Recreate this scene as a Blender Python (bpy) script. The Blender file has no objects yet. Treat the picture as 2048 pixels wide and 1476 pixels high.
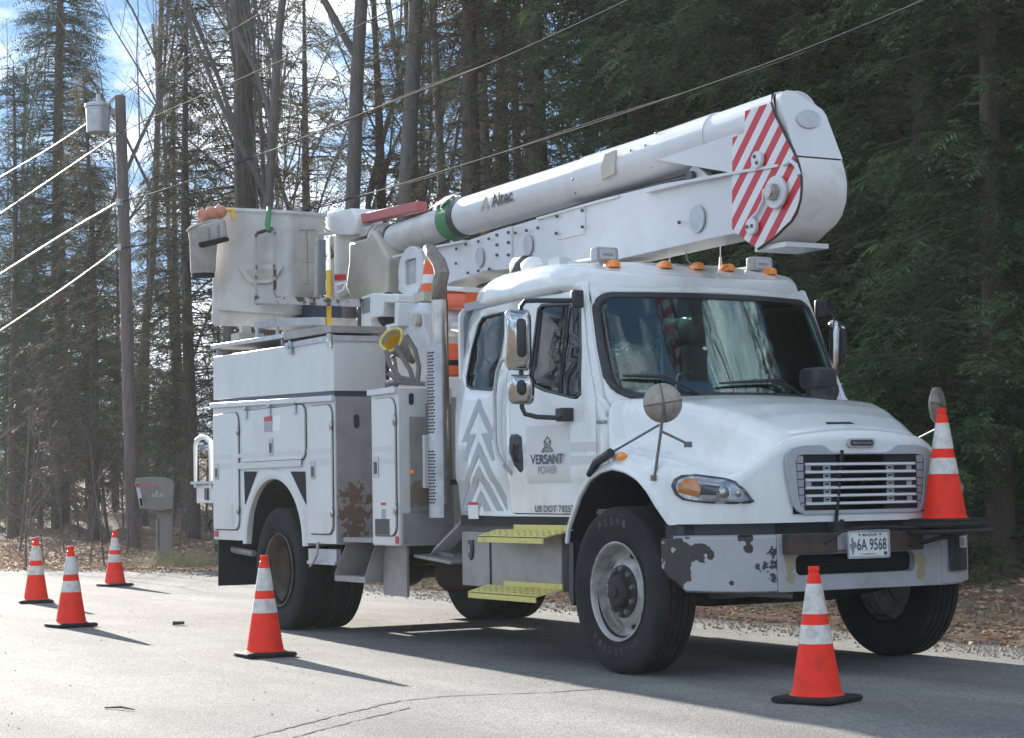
import bpy, bmesh, math, random
from mathutils import Vector, Matrix
from mathutils.geometry import tessellate_polygon
R = math.radians
random.seed(7)
sc = bpy.context.scene
col = sc.collection
# ------------------------------------------------------------ camera
F = 4020.5                                   # focal length in pixels of the 2048 px wide photograph
CAM = Vector((10.6615, -7.8839, 1.1459)); YAW, PIT, ROL = R(150.6678), R(3.4752), R(-0.9432)
fw = Vector((math.cos(PIT)*math.cos(YAW), math.cos(PIT)*math.sin(YAW), math.sin(PIT)))
r0 = Vector((math.sin(YAW), -math.cos(YAW), 0)); u0 = r0.cross(fw)
rt = math.cos(ROL)*r0 + math.sin(ROL)*u0; up = -math.sin(ROL)*r0 + math.cos(ROL)*u0
cd = bpy.data.cameras.new('camera'); cam = bpy.data.objects.new('camera', cd); col.objects.link(cam)
cd.sensor_width = 36; cd.lens = F/2048*36; cd.clip_start = .1; cd.clip_end = 5000
m = Matrix.Identity(4)
for i in range(3): m[i][0] = rt[i]; m[i][1] = up[i]; m[i][2] = -fw[i]; m[i][3] = CAM[i]
cam.matrix_world = m; sc.camera = cam
# ------------------------------------------------------------ sky, sun, exposure
SUN_EL, SUN_AZ = R(15.2), R(176.0)           # azimuth counter-clockwise from +X, direction towards the sun
sd = Vector((math.cos(SUN_EL)*math.cos(SUN_AZ), math.cos(SUN_EL)*math.sin(SUN_AZ), math.sin(SUN_EL)))
w = bpy.data.worlds.new('World'); sc.world = w; w.use_nodes = True
nt = w.node_tree; N = nt.nodes; L = nt.links; N.clear()
out = N.new('ShaderNodeOutputWorld'); bg = N.new('ShaderNodeBackground'); bg.inputs[1].default_value = .105
sky = N.new('ShaderNodeTexSky'); sky.sky_type = 'NISHITA'; sky.sun_disc = False; sky.sun_elevation = SUN_EL
sky.sun_rotation = R(90) - SUN_AZ; sky.air_density = 1.0; sky.dust_density = .2; sky.ozone_density = 1.4
tc = N.new('ShaderNodeTexCoord'); mp = N.new('ShaderNodeMapping'); mp.inputs['Scale'].default_value = (1.2, 1.2, 3.2)
nz = N.new('ShaderNodeTexNoise'); nz.inputs['Scale'].default_value = 3.1; nz.inputs['Detail'].default_value = 7; nz.inputs['Roughness'].default_value = .58
cr = N.new('ShaderNodeValToRGB'); cr.color_ramp.elements[0].position = .48; cr.color_ramp.elements[1].position = .62
cr.color_ramp.elements[0].color = (0, 0, 0, 1); cr.color_ramp.elements[1].color = (.9, .9, .9, 1)
mx = N.new('ShaderNodeMixRGB'); mx.inputs[2].default_value = (8.0, 8.3, 8.4, 1)
tn = N.new('ShaderNodeMixRGB'); tn.blend_type = 'MULTIPLY'; tn.inputs[0].default_value = 1; tn.inputs[2].default_value = (.84, .98, 1.05, 1); cl = N.new('ShaderNodeVectorMath'); cl.operation = 'MINIMUM'; cl.inputs[1].default_value = (.85, 1.75, 3.1)
L.new(tc.outputs['Generated'], mp.inputs[0]); L.new(mp.outputs[0], nz.inputs[0]); L.new(nz.outputs[0], cr.inputs[0])
L.new(cr.outputs[0], mx.inputs[0]); L.new(sky.outputs[0], tn.inputs[1]); L.new(tn.outputs[0], cl.inputs[0]); L.new(cl.outputs[0], mx.inputs[1]); L.new(mx.outputs[0], bg.inputs[0]); L.new(bg.outputs[0], out.inputs[0])
sl = bpy.data.lights.new('sun', 'SUN'); sl.energy = 5.0; sl.angle = R(.55); sl.color = (1, .935, .84)
so = bpy.data.objects.new('sun', sl); col.objects.link(so); so.rotation_euler = sd.to_track_quat('Z', 'Y').to_euler(); so.location = (-30, 2, 30)
vs = sc.view_settings; vs.view_transform = 'Standard'; vs.look = 'None'; vs.exposure = 1.66; vs.gamma = 1; vs.use_curve_mapping = False
sc.cycles.max_bounces = 6; sc.cycles.transparent_max_bounces = 16; sc.cycles.diffuse_bounces = 3; sc.cycles.glossy_bounces = 4
sc.cycles.transmission_bounces = 6; sc.cycles.caustics_reflective = False; sc.cycles.caustics_refractive = False

# ------------------------------------------------------------ helpers
def ray(px, py): return fw + rt*((px-1024)/F) - up*((py-738)/F)
def at(px, py, X=None, Y=None, Z=None, D=None):
    d = ray(px, py)
    if D is not None: return CAM + d*D
    t = (X-CAM.x)/d.x if X is not None else (Y-CAM.y)/d.y if Y is not None else (Z-CAM.z)/d.z
    return CAM + d*t
def V(*a): return Vector(a)
def lerp(a, b, t): return a+(b-a)*t
def interp(x, tab):
    if x <= tab[0][0]: return tab[0][1]
    for (a, fa), (b, fb) in zip(tab, tab[1:]):
        if x <= b: return lerp(fa, fb, (x-a)/(b-a))
    return tab[-1][1]
def sstep(t): t = max(0, min(1, t)); return t*t*(3-2*t)
class G:
    def __init__(s): s.v = []; s.f = []
    def add(s, vs, fs):
        o = len(s.v); s.v += [tuple(p) for p in vs]; s.f += [tuple(i+o for i in f) for f in fs]; return s
    def box(s, x0, x1, y0, y1, z0, z1):
        return s.add([(x, y, z) for x in (x0, x1) for y in (y0, y1) for z in (z0, z1)],
                     [(0,1,3,2), (4,6,7,5), (0,4,5,1), (2,3,7,6), (0,2,6,4), (1,5,7,3)])
    def obox(s, c, ax, ay, az):                        # centre and three half-axis vectors
        c, ax, ay, az = map(Vector, (c, ax, ay, az))
        return s.add([c+i*ax+j*ay+k*az for i in (-1,1) for j in (-1,1) for k in (-1,1)],
                     [(0,1,3,2), (4,6,7,5), (0,4,5,1), (2,3,7,6), (0,2,6,4), (1,5,7,3)])
    def prism(s, pts, vec, holes=()):
        loops = [list(map(Vector, l)) for l in (pts, *holes)]; flat = [p for l in loops for p in l]; n = len(flat); vec = Vector(vec)
        tris = tessellate_polygon(loops) if (holes or len(pts) > 4) else [tuple(range(len(pts)))]
        fs = [tuple(t) for t in tris] + [tuple(i+n for i in reversed(t)) for t in tris]; o = 0
        for l in loops:
            k = len(l); fs += [(o+i, o+(i+1) % k, o+(i+1) % k+n, o+i+n) for i in range(k)]; o += k
        return s.add(flat+[p+vec for p in flat], fs)
    def rings(s, rs, cap=True, closed=False):
        n = len(rs[0]); k = len(rs); fs = []
        for i in range(k if closed else k-1):
            a, b = i*n, ((i+1) % k)*n
            fs += [(a+j, a+(j+1) % n, b+(j+1) % n, b+j) for j in range(n)]
        if cap and not closed: fs += [tuple(range(n))[::-1], tuple((k-1)*n+j for j in range(n))]
        return s.add([p for r in rs for p in r], fs)
    def tube(s, path, r, n=8, cap=True, closed=False):
        P = [Vector(p) for p in path]; rr = r if isinstance(r, (list, tuple)) else [r]*len(P); rs = []; ref = None
        for i, p in enumerate(P):
            if closed: t = P[(i+1) % len(P)]-P[i-1]
            else: t = P[min(i+1, len(P)-1)]-P[max(i-1, 0)]
            t.normalize()
            if ref is None: ref = t.cross(V(0, 0, 1)) if abs(t.z) < .9 else t.cross(V(1, 0, 0))
            b = ref-t*ref.dot(t); b.normalize(); ref = b; c = t.cross(b)
            rs.append([p+(b*math.cos(a)+c*math.sin(a))*rr[i] for a in [2*math.pi*j/n for j in range(n)]])
        return s.rings(rs, cap, closed)
    def lathe(s, prof, c, axis='Y', n=48, cap=False):   # prof = (radius, along axis)
        rs = []
        for r, h in prof:
            ring = []
            for j in range(n):
                a = 2*math.pi*j/n; x, y = r*math.cos(a), r*math.sin(a)
                ring.append({'Y': (c[0]+x, c[1]+h, c[2]+y), 'Z': (c[0]+x, c[1]+y, c[2]+h), 'X': (c[0]+h, c[1]+x, c[2]+y)}[axis])
            rs.append(ring)
        return s.rings(rs, cap)
    def sph(s, c, rx, ry, rz, n=16, k=9):
        rs = []
        for i in range(k+1):
            a = math.pi*i/k; rs.append([(c[0]+rx*math.sin(a)*math.cos(b), c[1]+ry*math.sin(a)*math.sin(b), c[2]-rz*math.cos(a)) for b in [2*math.pi*j/n for j in range(n)]])
        return s.rings(rs, False)
    def grid(s, fn, nu, nv):
        return s.add([fn(i/nu, j/nv) for i in range(nu+1) for j in range(nv+1)],
                     [(i*(nv+1)+j, (i+1)*(nv+1)+j, (i+1)*(nv+1)+j+1, i*(nv+1)+j+1) for i in range(nu) for j in range(nv)])
SPLIT = {'bumper', 'wheel_arch_liner', 'cover_plate', 'side_louvre', 'inspection_cover', 'plate_bolt', 'boom_rivet', 'bar', 'clip', 'hand_hole', 'lug_nut', 'boom_flange', 'black_strap', 'pin_bolt', 'worn_edge_trim', 'hydraulic_hose', 'roof_gutter_shade', 'projector_bowl', 'keyhole_plate', 'rear_window', 'boom_end_flange', 'cable_clamp', 'pocket_seam', 'lid_stay', 'stack_bracket', 'conduit_bar', 'mirror_mount'}
def islands(g):
    par = list(range(len(g.v)))
    def find(a):
        while par[a] != a: par[a] = par[par[a]]; a = par[a]
        return a
    for f in g.f:
        a = find(f[0])
        for b in f[1:]: par[find(b)] = a
    out = {}
    for f in g.f: out.setdefault(find(f[0]), []).append(f)
    res = []
    for fs in out.values():
        q = G(); ids = sorted({i for f in fs for i in f}); mp = {i: k for k, i in enumerate(ids)}; q.v = [g.v[i] for i in ids]; q.f = [tuple(mp[i] for i in f) for f in fs]; res.append(q)
    return res
def build(name, g, mat, parent=None, bevel=0, ang=35, seg=2, label=None, solid=0, merge=False):
    if name in SPLIT:
        qs = islands(g)
        if len(qs) > 1:
            for q in qs[1:]: build_one(name, q, mat, parent, bevel, ang, seg, label, solid, merge)
            g = qs[0]
    return build_one(name, g, mat, parent, bevel, ang, seg, label, solid, merge)
def build_one(name, g, mat, parent=None, bevel=0, ang=35, seg=2, label=None, solid=0, merge=False):
    me = bpy.data.meshes.new(name); me.from_pydata(g.v, [], g.f); me.validate()
    bm = bmesh.new(); bm.from_mesh(me)
    if merge: bmesh.ops.remove_doubles(bm, verts=bm.verts, dist=1e-4)
    bmesh.ops.recalc_face_normals(bm, faces=bm.faces)
    for f in bm.faces: f.smooth = True
    bm.to_mesh(me); bm.free(); me.set_sharp_from_angle(angle=R(ang))
    me.materials.append(mat); o = bpy.data.objects.new(name, me); col.objects.link(o)
    if parent: o.parent = parent
    if solid: md = o.modifiers.new('thickness', 'SOLIDIFY'); md.thickness = solid; md.offset = -1
    if bevel: md = o.modifiers.new('bevel', 'BEVEL'); md.width = bevel; md.segments = seg; md.limit_method = 'ANGLE'; md.angle_limit = R(35)
    if label: o['label'] = label
    return o
def tag(o, label=None, cat=None, group=None, kind=None):
    for k, v in (('label', label), ('category', cat), ('group', group), ('kind', kind)):
        if v: o[k] = v
    return o
def empty(name, loc=(0, 0, 0)):
    o = bpy.data.objects.new(name, None); col.objects.link(o); o.location = loc; o.empty_display_size = .2; return o
def copy_tree(o, parent=None):
    c = o.copy(); col.objects.link(c)
    if parent: c.parent = parent
    for ch in [x for x in bpy.data.objects if x.parent == o and x is not c]: copy_tree(ch, c)
    return c
def rrect(x0, x1, y0, y1, r, n=4):                     # rounded rectangle outline, counter-clockwise
    P = []
    rr = r if isinstance(r, (tuple, list)) else (r,)*4
    for k, (cx, cy, a0) in enumerate(((x1, y1, 0), (x0, y1, 90), (x0, y0, 180), (x1, y0, 270))):
        q = rr[k]; sx = -1 if k in (0, 3) else 1; sy = -1 if k in (0, 1) else 1
        for i in range(n+1):
            a = R(a0+90*i/n); P.append((cx+sx*q+q*math.cos(a), cy+sy*q+q*math.sin(a)))
    return P
def text(name, s, o, xd, ud, h, mat, parent, width=None, bold=0.0, depth=.002, label=None):
    c = bpy.data.curves.new(name, 'FONT'); c.body = s; c.size = 1; c.offset = bold; c.extrude = .0; c.resolution_u = 3
    t = bpy.data.objects.new(name, c); col.objects.link(t)
    me = bpy.data.meshes.new_from_object(t.evaluated_get(bpy.context.evaluated_depsgraph_get())); bpy.data.objects.remove(t)
    xs = [v.co.x for v in me.vertices]; ys = [v.co.y for v in me.vertices]; x0, x1 = min(xs), max(xs); y0, y1 = min(ys), max(ys)
    o, xd, ud = Vector(o), Vector(xd).normalized(), Vector(ud).normalized(); nn = xd.cross(ud)
    sy = h/(y1-y0); sx = (width/(x1-x0)) if width else sy
    for v in me.vertices: v.co = o+xd*((v.co.x-x0)*sx)+ud*((v.co.y-y0)*sy)+nn*depth
    me.materials.clear(); me.materials.append(mat); ob = bpy.data.objects.new(name, me); col.objects.link(ob); ob.parent = parent
    if label: ob['label'] = label
    return ob

# ------------------------------------------------------------ materials
def mat(name, c, rough=.5, metal=0, c2=None, ns=6, nlo=.4, nhi=.7, bump=0, bs=40, coat=0, spec=.5, trans=None, detail=6, stretch=None, emit=None):
    m = bpy.data.materials.new(name); m.use_nodes = True; nt = m.node_tree; N, L = nt.nodes, nt.links
    b = N['Principled BSDF']; b.inputs['Base Color'].default_value = (*c, 1); b.inputs['Roughness'].default_value = rough
    b.inputs['Metallic'].default_value = metal; b.inputs['Specular IOR Level'].default_value = spec
    if coat: b.inputs['Coat Weight'].default_value = coat; b.inputs['Coat Roughness'].default_value = .06
    if emit: b.inputs['Emission Color'].default_value = (*emit[0], 1); b.inputs['Emission Strength'].default_value = emit[1]
    t = N.new('ShaderNodeTexCoord'); src = t.outputs['Object']
    if stretch: mp = N.new('ShaderNodeMapping'); mp.inputs['Scale'].default_value = stretch; L.new(src, mp.inputs[0]); src = mp.outputs[0]
    if c2:
        n = N.new('ShaderNodeTexNoise'); n.inputs['Scale'].default_value = ns; n.inputs['Detail'].default_value = detail; n.inputs['Roughness'].default_value = .62
        r = N.new('ShaderNodeValToRGB'); e = r.color_ramp.elements; e[0].position = nlo; e[1].position = nhi
        e[0].color = (*c, 1); e[1].color = (*c2, 1); L.new(src, n.inputs[0]); L.new(n.outputs[0], r.inputs[0]); L.new(r.outputs[0], b.inputs['Base Color'])
    if bump:
        n2 = N.new('ShaderNodeTexNoise'); n2.inputs['Scale'].default_value = bs; n2.inputs['Detail'].default_value = 4
        bp = N.new('ShaderNodeBump'); bp.inputs['Strength'].default_value = bump; bp.inputs['Distance'].default_value = .02
        L.new(src, n2.inputs[0]); L.new(n2.outputs[0], bp.inputs['Height']); L.new(bp.outputs[0], b.inputs['Normal'])
    return m
def glass(name, tint, rough=.0, alpha=.5):
    m = bpy.data.materials.new(name); m.use_nodes = True; nt = m.node_tree; N, L = nt.nodes, nt.links
    b = N['Principled BSDF']; N.remove(b); o = N['Material Output']
    tr = N.new('ShaderNodeBsdfTransparent'); tr.inputs[0].default_value = (*tint, 1); gl = N.new('ShaderNodeBsdfGlossy'); gl.inputs['Roughness'].default_value = rough
    fr = N.new('ShaderNodeFresnel'); fr.inputs[0].default_value = 1.55; ma = N.new('ShaderNodeMath'); ma.operation = 'MULTIPLY_ADD'; ma.inputs[1].default_value = .85; ma.inputs[2].default_value = .02
    mi = N.new('ShaderNodeMixShader'); L.new(fr.outputs[0], ma.inputs[0]); L.new(ma.outputs[0], mi.inputs[0]); L.new(tr.outputs[0], mi.inputs[1]); L.new(gl.outputs[0], mi.inputs[2]); L.new(mi.outputs[0], o.inputs[0])
    return m
def blobs(m, spots, c, noise=.25, ns=14):
    """peeled patches / rust at fixed places of the thing: spots = (point, radius)"""
    nt = m.node_tree; N, L = nt.nodes, nt.links; b = N['Principled BSDF']; t = N.new('ShaderNodeTexCoord')
    n = N.new('ShaderNodeTexNoise'); n.inputs['Scale'].default_value = ns; n.inputs['Detail'].default_value = 5; L.new(t.outputs['Object'], n.inputs[0])
    acc = None
    for p, r in spots:
        d = N.new('ShaderNodeVectorMath'); d.operation = 'DISTANCE'; d.inputs[1].default_value = p; L.new(t.outputs['Object'], d.inputs[0])
        q = N.new('ShaderNodeMath'); q.operation = 'DIVIDE'; q.inputs[1].default_value = r; L.new(d.outputs['Value'], q.inputs[0])
        if acc is None: acc = q
        else:
            k = N.new('ShaderNodeMath'); k.operation = 'MINIMUM'; L.new(acc.outputs[0], k.inputs[0]); L.new(q.outputs[0], k.inputs[1]); acc = k
    a = N.new('ShaderNodeMath'); a.operation = 'MULTIPLY_ADD'; a.inputs[1].default_value = 6*noise; L.new(n.outputs[0], a.inputs[0]); 
    s = N.new('ShaderNodeMath'); s.operation = 'ADD'; s.inputs[1].default_value = -3*noise; L.new(acc.outputs[0], s.inputs[0]); L.new(s.outputs[0], a.inputs[2])
    cmp_ = N.new('ShaderNodeMath'); cmp_.operation = 'LESS_THAN'; cmp_.inputs[1].default_value = 1; L.new(a.outputs[0], cmp_.inputs[0])
    mx = N.new('ShaderNodeMixRGB'); L.new(cmp_.outputs[0], mx.inputs[0]); mx.inputs[2].default_value = (*c, 1)
    if b.inputs['Base Color'].links: L.new(b.inputs['Base Color'].links[0].from_socket, mx.inputs[1])
    else: mx.inputs[1].default_value = b.inputs['Base Color'].default_value
    L.new(mx.outputs[0], b.inputs['Base Color']); return m
M = {}
M['cab'] = mat('cab_white_paint', (.74, .745, .72), .26, c2=(.60, .59, .54), ns=2.2, nlo=.5, nhi=.85, coat=.5, stretch=(2.5, 2.5, .8))
M['body'] = mat('service_body_white_paint', (.63, .635, .61), .40, c2=(.52, .51, .475), ns=2.4, nlo=.45, nhi=.85, coat=.15, stretch=(1.1, 1.1, .6))
M['boom'] = mat('boom_white_paint', (.66, .655, .66), .3, c2=(.56, .55, .53), ns=3, nlo=.5, nhi=.8, coat=.3)
M['fiberglass'] = mat('aged_fibreglass', (.60, .59, .56), .42, c2=(.46, .43, .385), ns=4, nlo=.42, nhi=.75)
M['cream'] = mat('cream_fibreglass', (.50, .47, .39), .4, c2=(.40, .36, .29), ns=4, nlo=.4, nhi=.75)
M['plate'] = mat('dull_aluminium_plate', (.34, .33, .31), .5, .35, c2=(.24, .23, .21), ns=5, nlo=.4, nhi=.7, bump=.35, bs=130)
M['alu'] = mat('grey_aluminium', (.50, .51, .53), .42, .45, c2=(.38, .38, .38), ns=9)
M['chrome'] = mat('chrome', (.50, .50, .48), .10, 1.0, c2=(.40, .39, .37), ns=14)
M['refl'] = mat('headlamp_reflector', (.42, .43, .45), .22, .9, c2=(.22, .23, .25), ns=22, nlo=.4, nhi=.6)
M['disc'] = mat('tarnished_mirror_back', (.36, .32, .27), .38, .6, c2=(.22, .19, .15), ns=16, nlo=.4, nhi=.7)
M['bracket'] = mat('grimy_bracket_steel', (.16, .15, .14), .5, .5)
M['stepdark'] = mat('step_hole_shade', (.42, .34, .10), .7)  # darker yellow puts the shade of the grip holes into the colour
M['dullchrome'] = mat('weathered_chrome', (.52, .49, .45), .3, 1.0, c2=(.35, .31, .27), ns=8)
M['black'] = mat('black_plastic', (.018, .02, .024), .42)
M['dark'] = mat('dark_recess', (.012, .013, .015), .9)
M['chassis'] = mat('black_chassis_paint', (.018, .019, .021), .7, c2=(.04, .034, .03), ns=8, spec=.3)
M['rubber'] = mat('tyre_rubber', (.011, .012, .013), .8, c2=(.030, .028, .025), ns=5, bump=.15, bs=60, spec=.25)
M['grey'] = mat('grey_plastic', (.33, .33, .36), .5)
M['surround'] = mat('grey_grille_surround', (.40, .41, .43), .45)
M['slat'] = mat('pale_slat_plastic', (.55, .57, .57), .4)
M['yellow'] = mat('yellow_painted_step', (.66, .56, .16), .55, c2=(.42, .36, .17), ns=16, nlo=.5, nhi=.75)
M['orange'] = mat('orange_plastic', (.80, .12, .03), .45)
M['cone'] = mat('fluorescent_orange_plastic', (.95, .035, .014), .5, c2=(.52, .03, .018), ns=9, nlo=.48, nhi=.9, spec=.25)
M['cone'].node_tree.nodes['Principled BSDF'].inputs['Subsurface Weight'].default_value = 0
M['collar'] = mat('reflective_white_collar', (.70, .66, .60), .4, c2=(.40, .36, .31), ns=15, nlo=.45, nhi=.72)
M['amber'] = mat('amber_lens', (.95, .28, .015), .18, coat=.6)
M['red'] = mat('red_paint', (.50, .02, .03), .45, c2=(.30, .02, .03), ns=20, nlo=.5, nhi=.8)
M['pink'] = mat('faded_red_fibreglass', (.50, .12, .12), .5, c2=(.40, .10, .10), ns=10)
M['rust'] = mat('rusty_steel', (.075, .05, .035), .8, c2=(.03, .026, .024), ns=14)
M['band'] = mat('pale_grey_band_film', (.56, .56, .55), .4)
M['film'] = mat('grey_decal_film', (.36, .39, .40), .4)
M['decal'] = mat('translucent_decal_backing', (.61, .605, .575), .35)
M['navy'] = mat('navy_lettering', (.035, .055, .10), .4)
M['ink'] = mat('dark_grey_lettering', (.07, .075, .08), .4)
M['greyink'] = mat('mid_grey_lettering', (.22, .24, .25), .4)
M['canvas'] = mat('dirty_canvas', (.42, .39, .36), .85, c2=(.28, .26, .24), ns=9)
M['green'] = mat('green_webbing', (.06, .22, .09), .6)
M['yel'] = mat('yellow_plastic', (.80, .50, .03), .45)
M['fabric'] = mat('dark_seat_fabric', (.03, .034, .04), .9)
M['interior'] = mat('grey_cab_lining', (.20, .23, .25), .8)
M['white'] = mat('white_plastic', (.75, .75, .72), .4)
M['glass'] = glass('windshield_glass', (.50, .72, .72))
M['sideglass'] = glass('side_window_glass', (.16, .20, .20))
M['clearglass'] = glass('rear_window_glass', (.8, .9, .86))
M['lens'] = glass('headlight_lens', (.93, .95, .97))
M['mirror'] = mat('mirror_glass', (.8, .8, .8), .03, 1.0)
M['tint'] = mat('teal_sticker', (.10, .42, .36), .5)

def vary(m):
    nt = m.node_tree; N, L = nt.nodes, nt.links; oi = N.new('ShaderNodeObjectInfo'); ad = N.new('ShaderNodeVectorMath'); ad.operation = 'ADD'
    ml = N.new('ShaderNodeVectorMath'); ml.operation = 'SCALE'; ml.inputs['Scale'].default_value = 3; L.new(oi.outputs['Location'], ml.inputs[0])
    for n in list(N):
        if n.type == 'TEX_NOISE' and n.inputs['Vector'].links:
            src = n.inputs['Vector'].links[0].from_socket; a = N.new('ShaderNodeVectorMath'); a.operation = 'ADD'; L.new(src, a.inputs[0]); L.new(ml.outputs[0], a.inputs[1]); L.new(a.outputs[0], n.inputs['Vector'])
vary(M['cone']); vary(M['collar'])
# ============================================================ THE TRUCK (X forward from the front axle, Y to its left, Z up)
T = tag(empty('bucket_truck'), 'white utility bucket truck with its boom folded, parked on the road among the cones', 'truck')
WR = .52
# ------------------------------------------------------------ hood and fenders
NOSE = [(.962, 0), (.962, .18), (.960, .36), (.952, .52), (.935, .62), (.905, .72), (.86, .83), (.80, .93), (.70, 1.02), (.60, 1.08), (.48, 1.125),
        (.36, 1.145), (.24, 1.15), (.12, 1.15), (0, 1.145), (-.12, 1.12), (-.22, 1.07), (-.275, 1.02)]
def hoodH(x, y):
    y = abs(y)
    zc = interp(x, [(-.45, 1.765), (-.1, 1.752), (.15, 1.725), (.4, 1.675), (.65, 1.60), (.85, 1.515), (1.0, 1.43)])
    wh = interp(x, [(-.3, .98), (0, .84), (.3, .70), (.6, .56), (.85, .47), (1.0, .42)])
    d = interp(x, [(-.3, .10), (0, .20), (.5, .32), (1.0, .36)])
    zf = interp(x, [(-.3, 1.40), (-.1, 1.405), (.1, 1.41), (.35, 1.39), (.6, 1.315), (.8, 1.245), (1.0, 1.19)])
    ridge = zc-.035*(y/wh)**2
    dip = -.035*math.exp(-((y-wh-d)/.10)**2)*sstep((x+.2)/.5)
    s = sstep((y-wh)/d)
    return lerp(ridge, zf+dip, s)
def hood_pt(k, z):          # point on the skirt below plan point k (fractional)
    k = max(0, min(len(NOSE)-1.001, k)); i = int(k); a, b = NOSE[i], NOSE[i+1]; f = k-i
    x, y = lerp(a[0], b[0], f), lerp(a[1], b[1], f); sp = (min(x-.35, .45) if x > .3 else x*.8, 0)
    rr = interp(k, [(0, .07), (4, .09), (8, .13), (12, .16), (17, .08)])
    q = (x-sp[0], y-sp[1]); n = math.hypot(*q); q = (q[0]/n, q[1]/n)
    h = hoodH(x-q[0]*rr, y-q[1]*rr)
    if z > h-rr: dd = rr-math.sqrt(max(0, rr*rr-min(rr, z-h+rr)**2)); x -= q[0]*dd; y -= q[1]*dd
    return V(x, -y, z)
ARCH = [(-.60, .80), (-.58, .888), (-.50, 1.001), (-.434, 1.095), (-.314, 1.202), (-.18, 1.25), (-.03, 1.268), (.116, 1.246), (.245, 1.20), (.35, 1.13), (.45, 1.02), (.54, .935), (.57, .925)]
def archz(x): return interp(x, ARCH)
def hood_surface():
    g = G(); NK = 68
    for sgn in (1, -1):
        def fn(u, v):
            k = u*(len(NOSE)-1); i = min(int(k), len(NOSE)-2); f = k-i
            x, y = lerp(NOSE[i][0], NOSE[i+1][0], f), lerp(NOSE[i][1], NOSE[i+1][1], f)
            sp = (min(x-.35, .45) if x > .3 else x*.8, 0)
            if x < -.2: sp = (lerp(x*.8, -.09, sstep((-x-.2)/.08)), 0)
            rr = interp(k, [(0, .07), (4, .09), (8, .13), (12, .16), (17, .08)])
            q = (x-sp[0], y-sp[1]); n = math.hypot(*q); q = (q[0]/n, q[1]/n)
            zb = .93 if x > .56 else (archz(x) if y > 1.0 else .93)
            h = hoodH(x-q[0]*rr, y-q[1]*rr)
            if v < .3:
                z = lerp(zb, max(h-rr, zb+.02), v/.3); P = (x, y, z)
            elif v < .55:
                a = (v-.3)/.25*math.pi/2; o = rr*(1-math.cos(a)); P = (x-q[0]*o, y-q[1]*o, max(h-rr, zb+.02)+rr*math.sin(a)*(h-max(h-rr, zb+.02))/rr)
            else:
                t = (v-.55)/.45; o = rr+(n-rr)*t; xx, yy = x-q[0]*o, y-q[1]*o; P = (xx, yy, hoodH(xx, yy))
            return (P[0], -sgn*P[1], P[2])
        g.grid(fn, NK, 60)
        # wheel-arch flare: strip swept along the arch
        def fl(u, v):
            i = u*(len(ARCH)-1); j = min(int(i), len(ARCH)-2); f = i-j
            x, z = lerp(ARCH[j][0], ARCH[j+1][0], f), lerp(ARCH[j][1], ARCH[j+1][1], f)
            c = (.0, .62); d = (x-c[0], z-c[1]); n = math.hypot(*d); d = (d[0]/n, d[1]/n)
            off, yy = interp(v, [(0, .0), (.2, 0), (.5, .012), (.8, .05), (1, .085)]), interp(v, [(0, 1.13), (.2, 1.168), (.5, 1.175), (.8, 1.155), (1, 1.05)])
            if x > .35: yy = min(yy, 1.168-(x-.35)*.12) if v > .1 else yy
            if x > .40: off *= max(.05, (.57-x)/.17)
            return (x+d[0]*off, -sgn*yy, z+d[1]*off)
        g.grid(fl, 40, 10)
    return g
hood = build('hood', hood_surface(), M['cab'], T, ang=50, merge=True)
# black inner arch liners and splash flaps
g = G()
for s in (1, -1):
    def ln(u, v):
        i = u*(len(ARCH)-1); j = min(int(i), len(ARCH)-2); f = i-j
        return (lerp(ARCH[j][0], ARCH[j+1][0], f), -s*lerp(1.15, .62, v), lerp(ARCH[j][1], ARCH[j+1][1], f)-.004)
    g.grid(ln, 24, 3)
    g.prism([(-.60, -s*1.15, .82), (-.615, -s*1.15, .45), (-.585, -s*1.15, .40), (-.56, -s*1.15, .40), (-.55, -s*1.15, .80)], (0, s*.5, 0))
    g.box(.56, .62, -s*1.08, -s*.62, .60, .92)
build('wheel_arch_liner', g, M['black'], T)
g = G()                                                # firewall and engine bay dark
g.box(-.3, .90, -.60, .60, .62, 1.30); g.box(.80, .93, -.55, .55, .80, 1.05)
build('engine_bay', g, M['dark'], T)
# cowl mirror clip on the rear of the fender (black strap)
def skirt(px, py, lo=0, hi=16.9):                      # where a sight line meets the upright skirt of the near side
    best = None; k = lo
    for z_ in (0,):
        while k < hi:
            i = int(k); f = k-i; a, b = NOSE[i], NOSE[min(i+1, len(NOSE)-1)]
            x, y = lerp(a[0], b[0], f), -lerp(a[1], b[1], f); p = at(px, py, X=x)
            e = abs(p.y-y)
            if best is None or e < best[0]: best = (e, k, p.z)
            k += .02
    return best[1], best[2]
def on_skirt(k, z, off): 
    p = hood_pt(k, z); a, b = hood_pt(k-.15, z), hood_pt(k+.15, z); t = (b-a).normalized(); n = t.cross(V(0, 0, 1)); 
    if n.dot(p-V(.2, 0, z)) < 0: n = -n
    return p+n*off
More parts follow.
